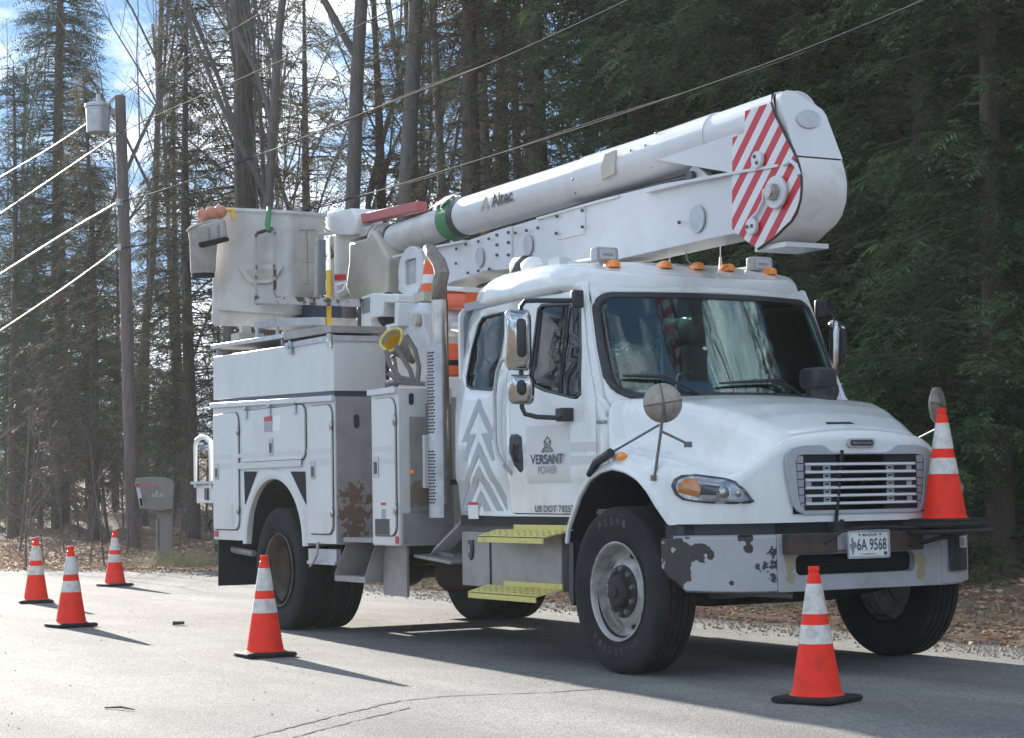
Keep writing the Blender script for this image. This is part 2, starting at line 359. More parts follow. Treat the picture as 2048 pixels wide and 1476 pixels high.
# headlights
HL = [(1343, 972), (1347, 958), (1360, 950), (1385, 948), (1415, 952), (1445, 956), (1470, 962), (1490, 978), (1503, 995), (1509, 1003), (1500, 1007), (1460, 1008), (1420, 1007), (1390, 1004), (1365, 1000), (1351, 990)]
HLk = [skirt(*p) for p in HL]
hc = (sum(k for k, z in HLk)/len(HLk), sum(z for k, z in HLk)/len(HLk))
def hl_layer(sc_, off, dome, s, n=6, c=hc, pts=None):
    g = G(); pts = pts or HLk; rs = []
    for j in range(n+1):
        t = 1-j/n; rs.append([on_skirt(c[0]+(k-c[0])*sc_*t, c[1]+(z-c[1])*sc_*t, off+dome*(1-t*t)) for k, z in pts])
    if s < 0: rs = [[V(p.x, -p.y, p.z) for p in r] for r in rs]
    g.rings(rs, False); return g
for s in (1, -1):
    hl = build('headlight', hl_layer(1.0, .004, .004, s), M['black'], T)
    build('reflector', hl_layer(.86, .009, -.002, s), M['refl'], hl)
    tk = [(lerp(min(k for k, z in HLk), max(k for k, z in HLk), a), lerp(min(z for k, z in HLk), max(z for k, z in HLk), b)) for a, b in ((.60, .12), (.93, .35), (.93, .75), (.82, .92), (.66, .92), (.58, .5))]
    tc_ = (sum(k for k, z in tk)/6, sum(z for k, z in tk)/6)
    build('turn_lamp', hl_layer(.8, .012, .012, s, 4, tc_, tk), M['amber'], hl)
    g = G(); kk = [k for k, z in HLk]; k0, k1 = min(kk), max(kk)
    for fx, fz, rr_ in ((.36, -.015, .036), (.19, -.02, .022)):
        p = on_skirt(lerp(k0, k1, fx), hc[1]+fz, .012); p2 = V(p.x, s*p.y, p.z); g.sph(p2, rr_*.5, rr_, rr_, 14, 8)
    build('projector_bowl', g, M['dullchrome'], hl)
    build('lens', hl_layer(.98, .016, .016, s), M['lens'], hl)
# fender marker
p = at(1243, 913, Y=-1.13)
for s in (1, -1): build('marker_lamp', G().sph((p.x, s*p.y, p.z), .05, .03, .028), M['amber'], T)
# grille
gr = G(); outer = [(-.575, 1.30), (-.56, 1.345), (-.52, 1.378), (-.44, 1.392), (-.31, 1.395), (-.27, 1.385), (-.235, 1.358), (-.18, 1.348), (.18, 1.348), (.235, 1.358), (.27, 1.385), (.31, 1.395), (.44, 1.392), (.52, 1.378), (.56, 1.345), (.575, 1.30), (.565, 1.2), (.535, 1.05), (.50, 1.0), (.44, .975), (-.44, .975), (-.50, 1.0), (-.535, 1.05), (-.565, 1.2)]
inner = [(-.5, 1.30), (-.485, 1.328), (-.44, 1.336), (.44, 1.336), (.485, 1.328), (.5, 1.30), (.485, 1.1), (.47, 1.03), (.44, 1.0), (-.44, 1.0), (-.47, 1.03), (-.485, 1.1)]
gr.prism([(.960, y, z) for y, z in outer], (.014, 0, 0), holes=[[(.960, y, z) for y, z in inner]])
grl = build('grille', gr, M['surround'], T, bevel=.004)
build('grille_recess_shade', G().box(.9605, .962, -.52, .52, .98, 1.345), M['dark'], grl)  # near-black sheet paints the shaded recess behind the grille bars
zs = [1.276-.0475*i for i in range(6)]
g = G()
for z in zs: g.add([(.967, -.43, z-.009), (.967, .42, z-.009), (.983, .42, z-.005), (.983, -.43, z-.005), (.967, -.43, z+.010), (.967, .42, z+.010), (.979, .42, z+.010), (.979, -.43, z+.010)], [(0,1,2,3), (7,6,5,4), (0,4,5,1), (1,5,6,2), (2,6,7,3), (3,7,4,0)])
build('bar', g, M['slat'], grl)
g = G()
for yy in (-.265, .225):
    for i in range(5): z = lerp(zs[i], zs[i+1], .5); g.prism([(.965, a, b) for a, b in rrect(yy-.027, yy+.027, z-.02, z+.02, .002, 1)], (.006, 0, 0), holes=[[(.965, a, b) for a, b in rrect(yy-.017, yy+.017, z-.004, z+.006, .002, 1)]])
for yy in (-.405, .375):
    for i in (0, 2, 4): z = lerp(zs[i], zs[i+1], .5); g.box(.965, .971, yy-.02, yy+.02, z-.018, z+.018)
build('clip', g, M['grey'], grl)
g = G()
for s in (-1, 1):
    for i in range(7):
        z1 = 1.328-.0475*i; z0 = max(z1-.042, 1.003); a = .44
        y1 = interp(z1, [(1.0, .455), (1.1, .475), (1.3, .492)]); g.box(.9625, .969, s*a, s*y1, z0, z1)
build('side_louvre', g, M['grey'], grl)
# emblem
em = build('emblem_badge', G().prism([(.955, a, b) for a, b in rrect(-.106, .106, 1.378, 1.434, .027)], (.026, 0, 0)), M['alu'], T, bevel=.006)
build('emblem_plate', G().prism([(.983, a, b) for a, b in rrect(-.086, .086, 1.388, 1.423, .012)], (.0015, 0, 0)), M['black'], em)
text('lettering', 'FREIGHTLINER', (.9855, -.072, 1.399), (0, 1, 0), (0, 0, 1), .013, M['alu'], em, .144, .0)
# small black slot and clear protector behind the emblem
build('hood_slot', G().prism([(a, b, hoodH(a, b)+.003) for a, b in ((.80, -.13), (.80, .06), (.825, .07), (.825, -.14))], (0, 0, .003)), M['black'], T)
# snorkel (black air intake on the hood)
sx, sy = .06, .40; hz = hoodH(sx, sy); g = G()
g.tube([(sx, sy, hz-.02), (sx, sy, hz+.012)], [.12, .115], 24); g.tube([(sx, sy, hz), (sx, sy, hz+.05), (sx, sy, hz+.07)], [.085, .08, .085], 24)
g.rings([[(sx+a*k, sy+b*k*.95, hz+h) for a, b in rrect(-.105, .10, -.105, .105, .05)] for k, h in ((.86, .065), (1, .09), (1, .15), (.96, .185), (.8, .20))])
build('air_intake_cap', g, M['black'], T, bevel=.006)
# round hood mirrors on tripod
def hood_mirror(s):
    c = V(.305, -1.02, 1.655); c = at(1326, 806, D=(V(.442, -1.09, 1.673)-CAM).dot(fw)); nrm = V(-.90, .40, .02).normalized()
    a = nrm.cross(V(0, 0, 1)).normalized(); b = a.cross(nrm); g = G(); fl = lambda p: V(p[0], s*p[1], p[2])
    Rm = .119
    rs = [[c+nrm*h+(a*math.cos(q)+b*math.sin(q))*r for q in [2*math.pi*i/32 for i in range(32)]] for r, h in ((.001, -.03), (.05, -.027), (.09, -.017), (Rm, 0), (Rm+.003, .012), (Rm-.006, .016))]
    g.rings([[fl(p) for p in r] for r in rs], False)
    m = build('hood_mirror', g, M['disc'], T)
    build('mirror_glass', G().add([fl(c+nrm*.012+(a*math.cos(q)+b*math.sin(q))*(Rm-.006)) for q in [2*math.pi*i/32 for i in range(32)]], [tuple(range(32))]), M['mirror'], m)
    g = G()
    for q in range(4): d = a*math.cos(q*math.pi/2+.15)+b*math.sin(q*math.pi/2+.15); g.tube([fl(c-nrm*.036), fl(c-nrm*.028+d*.06), fl(c-nrm*.006+d*Rm)], .0055, 6)
    dd = (c-CAM).dot(fw)-.03
    foot = on_skirt(*skirt(1309, 955), .0); top = c-nrm*.035
    jn = at(1322, 862, D=dd+.02)
    f2 = at(1376, 888, D=(V(.53, -.98, hoodH(.53, .98))-CAM).dot(fw)); f3 = at(1218, 908, Y=-1.14)
    g.tube([fl(top), fl(lerp(top, jn, .5)), fl(jn), fl(foot)], .0095, 8); g.tube([fl(jn), fl(lerp(jn, f2, .2)), fl(f2)], .008, 8); g.tube([fl(at(1318, 850, D=dd)), fl(f3)], .008, 8)
    for q in (foot, f2, f3): g.box(q.x-.018, q.x+.018, s*(q.y-.018), s*(q.y+.018), q.z-.02, q.z+.014)
    build('bracket', g, M['bracket'], m)
hood_mirror(1); hood_mirror(-1)
for s in (1, -1): g = G(); g.tube([tuple(V(1, s, 1)*at(1177, 950, Y=-1.18)), tuple(V(1, s, 1)*at(1193, 925, Y=-1.18)), tuple(V(1, s, 1)*at(1222, 905, Y=-1.17))], [.018, .03, .03], 8); build('rubber_hood_latch', g, M['black'], T)

# ------------------------------------------------------------ bumper
BP = [(.95, 0), (.95, .64), (.942, .70), (.915, .79), (.86, .90), (.775, 1.01), (.66, 1.10), (.53, 1.155), (.495, 1.16)]
def bump_part(k0, k1, z0f, z1f, mat_, name='bumper', off=0, both=True, parent=T):
    g = G()
    for s in ((1, -1) if both else (1,)):
        P = [(x+off*(1 if x > .9 else .6), -s*(y+off*(.3 if y < .8 else 1))) for x, y in BP[k0:k1+1]]
        if k0 == 0 and s == 1 and both: pass
        outer = [[(x, y, z0f(x)+.012), (x, y, lerp(z0f(x), z1f(x), .5)), (x, y, z1f(x)-.015), (x-.02, y*.985, z1f(x)), (x-.10, y*.93, z1f(x)), (x-.10, y*.93, z0f(x)), (x-.02, y*.985, z0f(x))] for x, y in P]
        g.rings(outer)
    return build(name, g, mat_, parent, bevel=.003)
bz0 = lambda x: interp(x, [(.5, .66), (.58, .57), (.66, .525), (.9, .515), (.95, .515)]); bz1 = lambda x: interp(x, [(.5, .845), (.54, .862), (.95, .862)])
M['bump'] = blobs(blobs(mat('chipped_grey_bumper_paint', (.40, .40, .415), .38, c2=(.34, .34, .33), ns=5, coat=.2),
    [((.60, -1.13, .70), .10), ((.53, -1.155, .78), .07), ((.64, -1.11, .80), .06), ((.72, -1.06, .76), .06), ((.62, -1.12, .63), .07), ((.79, -1.0, .75), .03), ((.90, -.82, .78), .03), ((.89, -.83, .86), .05), ((.88, -.84, .60), .018), ((.85, -.90, .58), .016)], (.022, .02, .018), .55, 13),
    [((.90, -.93, .62), .02), ((.83, -1.02, .74), .014), ((.945, -.655, .76), .035), ((.945, -.655, .68), .035), ((.945, -.655, .60), .03), ((.95, -.60, .66), .03), ((.94, -.72, .67), .025), ((.93, -.76, .68), .02), ((.95, .60, .68), .02), ((.885, -.96, .80), .02)], (.03, .03, .035), .8, 34)
bm_ = bump_part(1, 8, bz0, bz1, M['bump'], 'bumper')
# centre section with the low air slot
g = G(); g.prism([(.95, a, b) for a, b in rrect(-.635, .635, .517, .862, .012, 2)], (-.10, 0, 0), holes=[[(.95, a, b) for a, b in rrect(-.50, .42, .612, .735, .04)]])
M['bumpc'] = blobs(mat('stained_grey_bumper_paint', (.40, .40, .41), .4, c2=(.31, .31, .29), ns=5), [((.95, -.53, .68), .055), ((.95, .48, .68), .055), ((.95, -.53, .6), .04), ((.95, .48, .6), .04)], (.34, .28, .16), .5, 7)
build('bumper_centre', g, M['bumpc'], T, bevel=.006)
g = G(); g.box(.865, .88, -.51, .43, .60, .75)
for i in range(5): g.box(.885, .90, -.5, .42, .622+i*.024, .630+i*.024)
build('lower_air_screen', g, M['black'], T)
fp = [(x-.045, y*.965) for x, y in NOSE if x > .45]; fp = [(x, -y, .80) for x, y in fp]+[(x, y, .80) for x, y in fp[::-1]]
build('bumper_gap_filler', G().prism(fp, (0, 0, .15)), M['black'], T)
g = G(); g.prism([tuple(V(0, 0, 0)+Vector(p)) for p in []] or [(.956, .70, .60), (.92, .82, .60), (.85, .925, .60), (.85, .925, .85), (.92, .82, .85), (.956, .70, .85)], (.006, .003, 0)); build('bumper_step_pad', g, M['black'], T)
wl = G(); wl.prism([(.942, .795, .745), (.905, .87, .745), (.905, .87, .845), (.942, .795, .845)], (.008, .004, 0)); wl = build('warning_label', wl, M['white'], T)
build('red_header', G().prism([(.9515, .80, .815), (.917, .866, .815), (.917, .866, .838), (.9515, .80, .838)], (.0015, .001, 0)), M['red'], wl)
build('print_block', G().prism([(.9515, .80, .752), (.917, .862, .752), (.917, .862, .808), (.9515, .80, .808)], (.0012, .001, 0)), M['greyink'], wl)
# winch channel beams bolted on the bumper
for a, b in ((-.60, -.235), (.10, .435)): build('steel_channel', G().box(.952, 1.02, a, b, .745, .862), M['rust'], T, bevel=.004)
build('plate_backing', G().box(.951, .972, -.235, .10, .76, .87), M['slat'], T)
# licence plate
lp = build('licence_plate', G().prism([(1.035, a, b) for a, b in rrect(-.168, .142, .712, .868, .012)], (.004, 0, 0)), M['white'], T)
build('plate_frame', G().prism([(1.033, a, b) for a, b in rrect(-.176, .150, .704, .876, .014)], (.010, 0, 0), holes=[[(1.033, a, b) for a, b in rrect(-.162, .136, .718, .862, .01)]]), M['alu'], lp, bevel=.002)
text('registration_number', '6A 9568', (1.0395, -.105, .752), (0, 1, 0), (0, 0, 1), .073, M['ink'], lp, .228, .014)
text('state_name', 'MAINE', (1.0395, -.062, .838), (0, 1, 0), (0, 0, 1), .016, M['ink'], lp, .11, .012)
text('plate_class', 'COMMERCIAL', (1.0395, -.075, .725), (0, 1, 0), (0, 0, 1), .011, M['greyink'], lp, .12, .01)
build('validation_sticker', G().prism([(1.039, .102, .722), (1.039, .128, .722), (1.039, .128, .742), (1.039, .102, .742)], (.001, 0, 0)), M['navy'], lp)
g = G(); g.prism([(1.039, y, z) for y, z in [(-.155, .77), (-.145, .75), (-.14, .72), (-.128, .74), (-.125, .765), (-.108, .775), (-.112, .80), (-.13, .81), (-.135, .835), (-.15, .825), (-.145, .80), (-.158, .79)]], (.001, 0, 0)); build('bird_mark', g, M['greyink'], lp)
g = G()
for y in (-.085, .075): g.tube([(1.039, y, .848), (1.044, y, .848)], .006, 8)
build('plate_bolt', g, M['ink'], lp)
# upright post with strap in front of the grille
g = G(); a = at(1684, 900, X=.97); b = at(1672, 1046, X=.98); g.obox((a+b)/2, (b-a)/2, (0, .012, 0), (.006, 0, 0)); c = at(1672, 1055, X=.99)
g.box(.95, 1.02, c.y-.035, c.y+.04, .865, .925); g.sph((1.01, c.y+.03, .925), .02, .02, .02, 10, 6); build('rubber_strap_post', g, M['chassis'], T, bevel=.004)
# cone tray on far bumper corner
tz = .885; tc2 = V(1.085, .56, 0); g = G()
g.prism([(tc2.x+a, tc2.y+b, tz) for a, b in rrect(-.18, .18, -.22, .20, .05)], (0, 0, .016))
for o, z in ((0, tz-.03), (.02, tz+.012)): g.tube([(tc2.x+a*1.02, tc2.y+b*1.02, z) for a, b in rrect(-.20+o, .20-o, -.24+o, .22-o, .06)], .016, 8, closed=True)
g.tube([(1.0, .30, .77), (1.25, .62, tz-.03)], .014, 8); g.tube([(1.0, .43, .78), (1.02, .75, tz-.03)], .012, 8); g.tube([(1.02, -.34, .80), (1.03, -.21, .872), (1.05, -.05, .892), (1.12, .30, .885)], .010, 8)
build('cone_tray', g, M['chassis'], T)

# ------------------------------------------------------------ cab
def cabw(x, z):
    w_ = interp(z, [(.95, 1.045), (1.195, 1.052), (1.235, 1.066), (1.3, 1.067), (1.72, 1.062), (1.9, 1.045), (2.45, .965), (2.6, .93)])
    return w_-interp(x, [(-2.35, .03), (-2.0, 0), (-1.15, 0), (-.6, .03), (-.25, .055)])*interp(z, [(1.0, .6), (2.0, 1.2)])
def panel(name, outline, holes, mat_, parent, s=1, thick=.03, off=0, cuts=(1.195, 1.235, 1.3, 1.5, 1.72, 1.8, 1.9, 2.0, 2.1, 2.2, 2.3, 2.4), xc=(-2.1, -1.8, -1.5, -1.2, -.9, -.6), fn=None, bevel=0):
    """flat outline in (X, Z) with holes, draped over the cab side"""
    fn = fn or (lambda x, z: (x, -s*(cabw(x, z)+off), z))
    loops = [[Vector((a, 0, b)) for a, b in l] for l in (outline, *holes)]; flat = [p for l in loops for p in l]
    bm = bmesh.new(); vs_ = [bm.verts.new(p) for p in flat]
    for t in tessellate_polygon(loops):
        try: bm.faces.new([vs_[i] for i in t])
        except ValueError: pass
    for z in cuts: bmesh.ops.bisect_plane(bm, geom=bm.verts[:]+bm.edges[:]+bm.faces[:], plane_co=(0, 0, z), plane_no=(0, 0, 1), dist=1e-5)
    for x in xc: bmesh.ops.bisect_plane(bm, geom=bm.verts[:]+bm.edges[:]+bm.faces[:], plane_co=(x, 0, 0), plane_no=(1, 0, 0), dist=1e-5)
    bm.verts.index_update(); g = G(); g.add([fn(v.co.x, v.co.z) for v in bm.verts], [tuple(v.index for v in f.verts) for f in bm.faces]); bm.free()
    ref = fn(flat[0].x, flat[0].z)
    o = build(name, g, mat_, parent, ang=40)
    # orient outward
    me = o.data; c = sum((f.normal*f.area for f in me.polygons), Vector()); want = V(0, -s, 0) if fn is None or True else None
    if panel.out is not None: want = panel.out
    if c.dot(want) < 0: me.flip_normals()
    if thick: md = o.modifiers.new('thickness', 'SOLIDIFY'); md.thickness = thick; md.offset = -1
    if bevel: md = o.modifiers.new('bevel', 'BEVEL'); md.width = bevel; md.segments = 2; md.limit_method = 'ANGLE'; md.angle_limit = R(50)
    return o
panel.out = None
DOORX0, DOORX1 = -1.56, -.425
door_out = [(DOORX0, 1.03), (DOORX0+.03, .99), (-.60, .985), (-.53, 1.02), (-.455, 1.24), (-.435, 1.40), (-.45, 1.73), (-.59, 2.06), (-.70, 2.38), (-.745, 2.455), (-.83, 2.485), (DOORX0+.10, 2.49), (DOORX0+.04, 2.46), (DOORX0, 2.42), (DOORX0-.02, 2.0)]
def shrink(P, d):
    cx = sum(p[0] for p in P)/len(P); cz = sum(p[1] for p in P)/len(P); return [(x+(d if x < cx else -d), z+(d if z < cz else -d)) for x, z in P]
win = [at(*p, Y=-1.0) for p in [(1068, 618), (1075, 608), (1140, 604), (1148, 608), (1160, 700), (1169, 788), (1162, 797), (1150, 796), (1100, 782), (1075, 770), (1068, 758)]]
win = [(p.x, p.z) for p in win]
rwin = [(p.x, p.z) for p in [at(*q, Y=-1.0) for q in [(947, 650), (955, 634), (975, 628), (1000, 624), (1007, 628), (1006, 700), (1001, 775), (995, 781), (950, 778), (938, 772), (934, 755), (938, 700)]]]
side_out = [(-2.33, .98), (-1.7, .97), (-.62, .97), (-.53, .97), (-.36, 1.24), (-.30, 1.35), (-.29, 1.62), (-.31, 1.68), (-.42, 1.76), (-.562, 2.06), (-.675, 2.38), (-.73, 2.53), (-1.2, 2.535), (-2.0, 2.53), (-2.25, 2.50), (-2.35, 2.38), (-2.40, 2.0), (-2.38, 1.3)]
for s in (1, -1):
    sp = panel('cab_side', side_out, [shrink(door_out, -.004)[::-1], rwin[::-1]], M['cab'], T, s)
    panel.out = None
    dr = panel('door', shrink(door_out, .004), [win[::-1]], M['cab'], T, s, bevel=.006)
    pg = panel('window', shrink(win, -.012), [], M['sideglass'], dr, s, .006, -.016)
    fr = panel('window_seal', shrink(win, -.004), [shrink(win, .014)[::-1]], M['black'], dr, s, .012, .001)
    panel('rear_side_window', shrink(rwin, -.012), [], M['sideglass'], T, s, .006, -.012)
    panel('rear_window_seal', shrink(rwin, -.004), [shrink(rwin, .012)[::-1]], M['black'], T, s, .010, .001)
    panel('door_jamb', shrink(door_out, -.03), [shrink(win, -.03)[::-1]], M['dark'], T, s, .0, -.035)
    x = at(1115, 700, Y=-1.03).x; g = G(); g.tube([(x+.02, -s*(cabw(x, 2.37)-.003), 2.375), (x+.02, -s*(cabw(x, 1.8)-.003), 1.80)], .008, 6); build('vent_window_bar', g, M['black'], dr)
    # door handle
    hp = [(1020, 905), (1020, 878), (1023, 869), (1035, 868), (1043, 874), (1047, 920), (1047, 940), (1042, 945), (1030, 930)]
    hp = [(at(*q, Y=-1.065).x, at(*q, Y=-1.065).z) for q in hp]
    hd = panel('door_handle', hp, [], M['black'], dr, s, .01, .006)
    h2 = [at(1034, 890, Y=-1.06), at(1037, 925, Y=-1.06)]; build('lever', G().tube([(h2[0].x, -s*1.085, h2[0].z), ((h2[0].x+h2[1].x)/2, -s*1.10, (h2[0].z+h2[1].z)/2), (h2[1].x, -s*1.085, h2[1].z)], .012, 8), M['chassis'], hd)
    # grab rail behind the door
    gp = [(1010, 712), (1002, 722), (994, 745), (989, 790), (990, 880), (994, 905), (1008, 930), (1010, 948)]
    gq = [at(*q, Y=-1.12) for q in gp]; gq = [V(p.x, -s*(1.12 if 0 < i < 7 else 1.06), p.z) for i, p in enumerate(gq)]
    build('grab_rail', G().tube(gq, .015, 8), M['alu'], T)
    # panel crease light catching fold
    crs = [(-2.30, 1.245), (-2.1, 1.20), (-1.58, 1.195)]
# lower lip crease lines are in the paint; rocker below the doors
build('rocker', G().box(-2.33, -.62, -1.03, 1.03, .90, .975), M['chassis'], T)
# windshield surround / glass share one curved sheet: u across, v up
def wsW(v): return interp(v, [(-.1, .965), (0, .96), (.49, .945), (.8, .915), (1.0, .885), (1.2, .86)])
def ws(u, v, off=0):
    W = wsW(v); xc = lerp(-.135, -.49, v); z = lerp(1.70, 2.475, v); u2 = abs(u)
    x = xc-lerp(.235, .19, v)*u2**2.2-2.6*max(0, u2-.998)
    return (x+off*.92, W*u, z+off*.38)
def wsheet(name, outl, holes, mat_, off, thick, parent=T, v1=None):
    panel.out = V(1, 0, .3)
    o = panel(name, outl, holes, mat_, parent, 1, thick, cuts=[.05*i for i in range(-2, 24)], xc=[-1.1+.1*i for i in range(23)], fn=lambda a, b: ws(a, b, off)); panel.out = None; return o
outerU = rrect(-1.0, 1.0, .03, .975, (.13, .13, .2, .2), 6); glassU = rrect(-.955, .955, .085, .93, (.10, .10, .16, .16), 6)
wsheet('windshield_frame', rrect(-1.012, 1.012, -.06, 1.06, .01, 1), [outerU[::-1]], M['cab'], 0, .03)
wsheet('windshield_seal', [(a*1.005, b) for a, b in outerU], [glassU[::-1]], M['black'], .003, .012)
wsh = wsheet('windshield', [(a*1.01, .01+b*.995) for a, b in glassU], [], M['glass'], -.004, .005)
# join strip between surround and cab side (A pillar)
FR = [(1.62, -.29), (1.68, -.31), (1.76, -.42), (2.06, -.562), (2.38, -.675), (2.53, -.73)]
for s in (1, -1):
    g = G()
    def ap(u, v):
        z = lerp(1.62, 2.535, u); vv = (z-1.70)/.775; a = V(*ws(1.008*s*-1, vv)); xs_ = interp(z, FR); b = V(xs_-.01, -s*cabw(xs_, z), z)
        m_ = (a+b)/2+V(.008, -s*.008, 0); return tuple(a*(1-v)**2+m_*2*v*(1-v)+b*v*v)
    build('windshield_pillar', g.grid(ap, 14, 5), M['cab'], T, solid=.02)
# roof cap
RO = [(-.50, 0), (-.51, .25), (-.545, .5), (-.60, .68), (-.67, .81), (-.80, .915), (-1.0, .99), (-1.5, 1.0), (-2.0, .99), (-2.2, .95), (-2.31, .86), (-2.36, .6), (-2.37, 0)]
def roofH(x, y): return interp(x, [(-2.4, 2.62), (-2.2, 2.70), (-1.9, 2.745), (-1.3, 2.75), (-1.0, 2.72), (-.8, 2.675), (-.65, 2.62), (-.5, 2.55)])-.055*(abs(y)/.95)**2.4
def roof_fn(sg):
    def fn(u, v):
        k = u*(len(RO)-1); i = min(int(k), len(RO)-2); f = k-i; x, y = lerp(RO[i][0], RO[i+1][0], f), lerp(RO[i][1], RO[i+1][1], f)
        sp = (max(min(x-.25, -1.0), -1.9) if x > -1.3 else max(x+.25, -1.9) if x < -1.9 else x, 0)
        if -1.9 <= x <= -1.3: sp = (x, 0)
        q = (x-sp[0], y-sp[1]); n = math.hypot(*q) or 1; q = (q[0]/n, q[1]/n); rr = interp(k, [(0, .05), (3, .07), (6, .13), (9, .13), (12, .1)])
        h = roofH(x-q[0]*rr, y-q[1]*rr); zb = interp(x, [(-2.37, 2.50), (-1.0, 2.515), (-.5, 2.49)]); rz = h-zb
        if v < .06: return (x-q[0]*(.004 if x > -.75 else .03), -sg*(y-q[1]*(.004 if x > -.75 else .03)), zb-.02)
        if v < .5:
            a = (v-.06)/.44*math.pi/2; return (x-q[0]*rr*(1-math.cos(a)), -sg*(y-q[1]*rr*(1-math.cos(a))), zb+rz*math.sin(a))
        t = (v-.5)/.5; o = rr+(n-rr)*t; xx, yy = x-q[0]*o, y-q[1]*o; return (xx, -sg*yy, roofH(xx, yy))
    return fn
g = G(); g.grid(roof_fn(1), 60, 32); g.grid(roof_fn(-1), 60, 32); build('roof', g, M['cab'], T, ang=60, merge=True)
g = G()
for s in (1, -1): g.prism([(-2.35, -s*.955, 2.47), (-.98, -s*.955, 2.485), (-.98, -s*.955, 2.53), (-2.35, -s*.955, 2.53)], (0, -s*.012, 0))
build('roof_gutter_shade', g, M['grey'], T)  # drip rail strip, its grey also paints the shade in the roof crease
# rear wall, floor, lining, seats, wheel, dash
g = G(); RW = [(-.78, 1.80, -.16, 2.30), (.16, 1.80, .78, 2.30)]
g.prism([(-2.36, a, b) for a, b in rrect(-1.0, 1.0, .97, 2.50, .08)], (-.03, 0, 0), holes=[[(-2.36, a, b) for a, b in rrect(x0, x1, z0, z1, .05)][::-1] for x0, z0, x1, z1 in RW])
build('cab_rear_wall', g, M['cab'], T)
g = G(); 
for x0, z0, x1, z1 in RW: g.prism([(-2.35, a, b) for a, b in rrect(x0-.01, x1+.01, z0-.01, z1+.01, .05)], (-.004, 0, 0))
build('rear_window', g, M['clearglass'], T)
g = G(); g.prism([(-2.34, a, b) for a, b in rrect(-.98, .98, 1.0, 2.48, .08)], (.006, 0, 0), holes=[[(-2.34, a, b) for a, b in rrect(x0, x1, z0, z1, .05)][::-1] for x0, z0, x1, z1 in RW])
g.box(-2.3, -.95, -.85, .85, 2.462, 2.475); g.box(-2.3, -.3, -1.0, 1.0, .985, 1.02); build('cab_lining', g, M['interior'], T)
g = G(); g.prism([(-.38, -.85, 1.35), (-.32, -.85, 1.66), (-.40, -.85, 1.70), (-.62, -.85, 1.67), (-.70, -.85, 1.60), (-.66, -.85, 1.35)], (0, 1.7, 0)); build('dashboard', g, M['interior'], T, bevel=.02)
def seat(y, name='seat'):
    g = G(); g.rings([[(x_, y+a, z_+b*.5) for a, b in rrect(-.25, .25, -.11, .11, .05)] for x_, z_ in ((-.85, 1.32), (-1.3, 1.30))])
    st = build(name, g, M['fabric'], T, bevel=.02); g = G()
    g.rings([[(-1.30-(z_-1.3)*.14+b_, y+a*k, z_) for a, b_ in rrect(-.25, .25, -.06, .06, .045)] for z_, k in ((1.30, 1), (1.5, 1.05), (1.85, .95), (1.98, .8))]); build('backrest', g, M['fabric'], st, bevel=.02)
    g = G(); g.rings([[(-1.42+b_, y+a, z_) for a, b_ in rrect(-.13*k, .13*k, -.05, .05, .04)] for z_, k in ((2.0, .9), (2.05, 1), (2.17, 1), (2.21, .8))]); g.box(-1.42, -1.40, y-.06, y+.06, 1.95, 2.01); build('headrest', g, M['fabric'], st)
seat(.48); seat(-.48)
g = G(); cw = V(-.80, .48, 1.66); ax = V(-.5, 0, .86).normalized(); b1 = V(0, 1, 0); b2 = ax.cross(b1)
g.tube([cw+(b1*math.cos(q)+b2*math.sin(q))*.225 for q in [2*math.pi*i/28 for i in range(28)]], .016, 8, closed=True)
for q in (.2, 2.94, 4.71): g.tube([cw-ax*.03, cw+(b1*math.cos(q)+b2*math.sin(q))*.225], .012, 6)
g.tube([cw-ax*.02, cw-ax*.35], .03, 8); build('steering_wheel', g, M['black'], T)
# high-visibility vests hung in the rear corner, stickers on the glass
build('hanging_vest', G().prism([(-2.28, -.94, 2.24), (-2.28, -.86, 2.24), (-2.25, -.88, 1.95), (-2.25, -.80, 1.70), (-2.28, -.90, 1.70)], (.03, 0, 0)), mat('pale_vest', (.55, .60, .45), .7, c2=(.6, .25, .1), ns=6), T)
for (u0, u1, mt) in ((.155, .27, 'tint'), (.27, .40, 'white')): wsheet('windshield_sticker', rrect(u0, u1, .875, .925, .005, 1), [], M[mt] if mt == 'tint' else mat('pale_sticker', (.20, .36, .34), .5), -.012, .001)
# wipers
for a, b, p in (((1245, 755), (1330, 757), (1400, 790)), ((1440, 770), (1560, 764), (1600, 792))):
    def wsat(px, py, o):
        # nearest point of the curved windshield along the sight line
        best = None
        for i in range(120):
            x = -.05-.008*i; P = at(px, py, X=x); v = (P.z-1.70)/.775; W = wsW(v); 
            if abs(P.y/W) > 1.1: continue
            q = V(*ws(P.y/W, v, o)); e = abs(q.x-P.x)
            if best is None or e < best[0]: best = (e, q)
        return best[1]
    A, B, P_ = wsat(*a, .03), wsat(*b, .035), wsat(*p, .02)
    g = G(); g.tube([A, lerp(A, B, .5)+V(.006, 0, 0), B, lerp(B, P_, .35)], [.008, .014, .014, .012], 6); g.tube([lerp(A, B, .75)+V(.012, 0, .004), lerp(B, P_, .5)+V(.015, 0, 0), P_], [.009, .011, .014], 6); build('wiper', g, M['black'], T)
# cowl under the glass
build('cowl', G().grid(lambda u, v: (lerp(-.35, -.06, v)-.24*abs(2*u-1)**2, lerp(-.82, .82, u), 1.70+.008*v), 20, 2), M['black'], T, solid=.02)
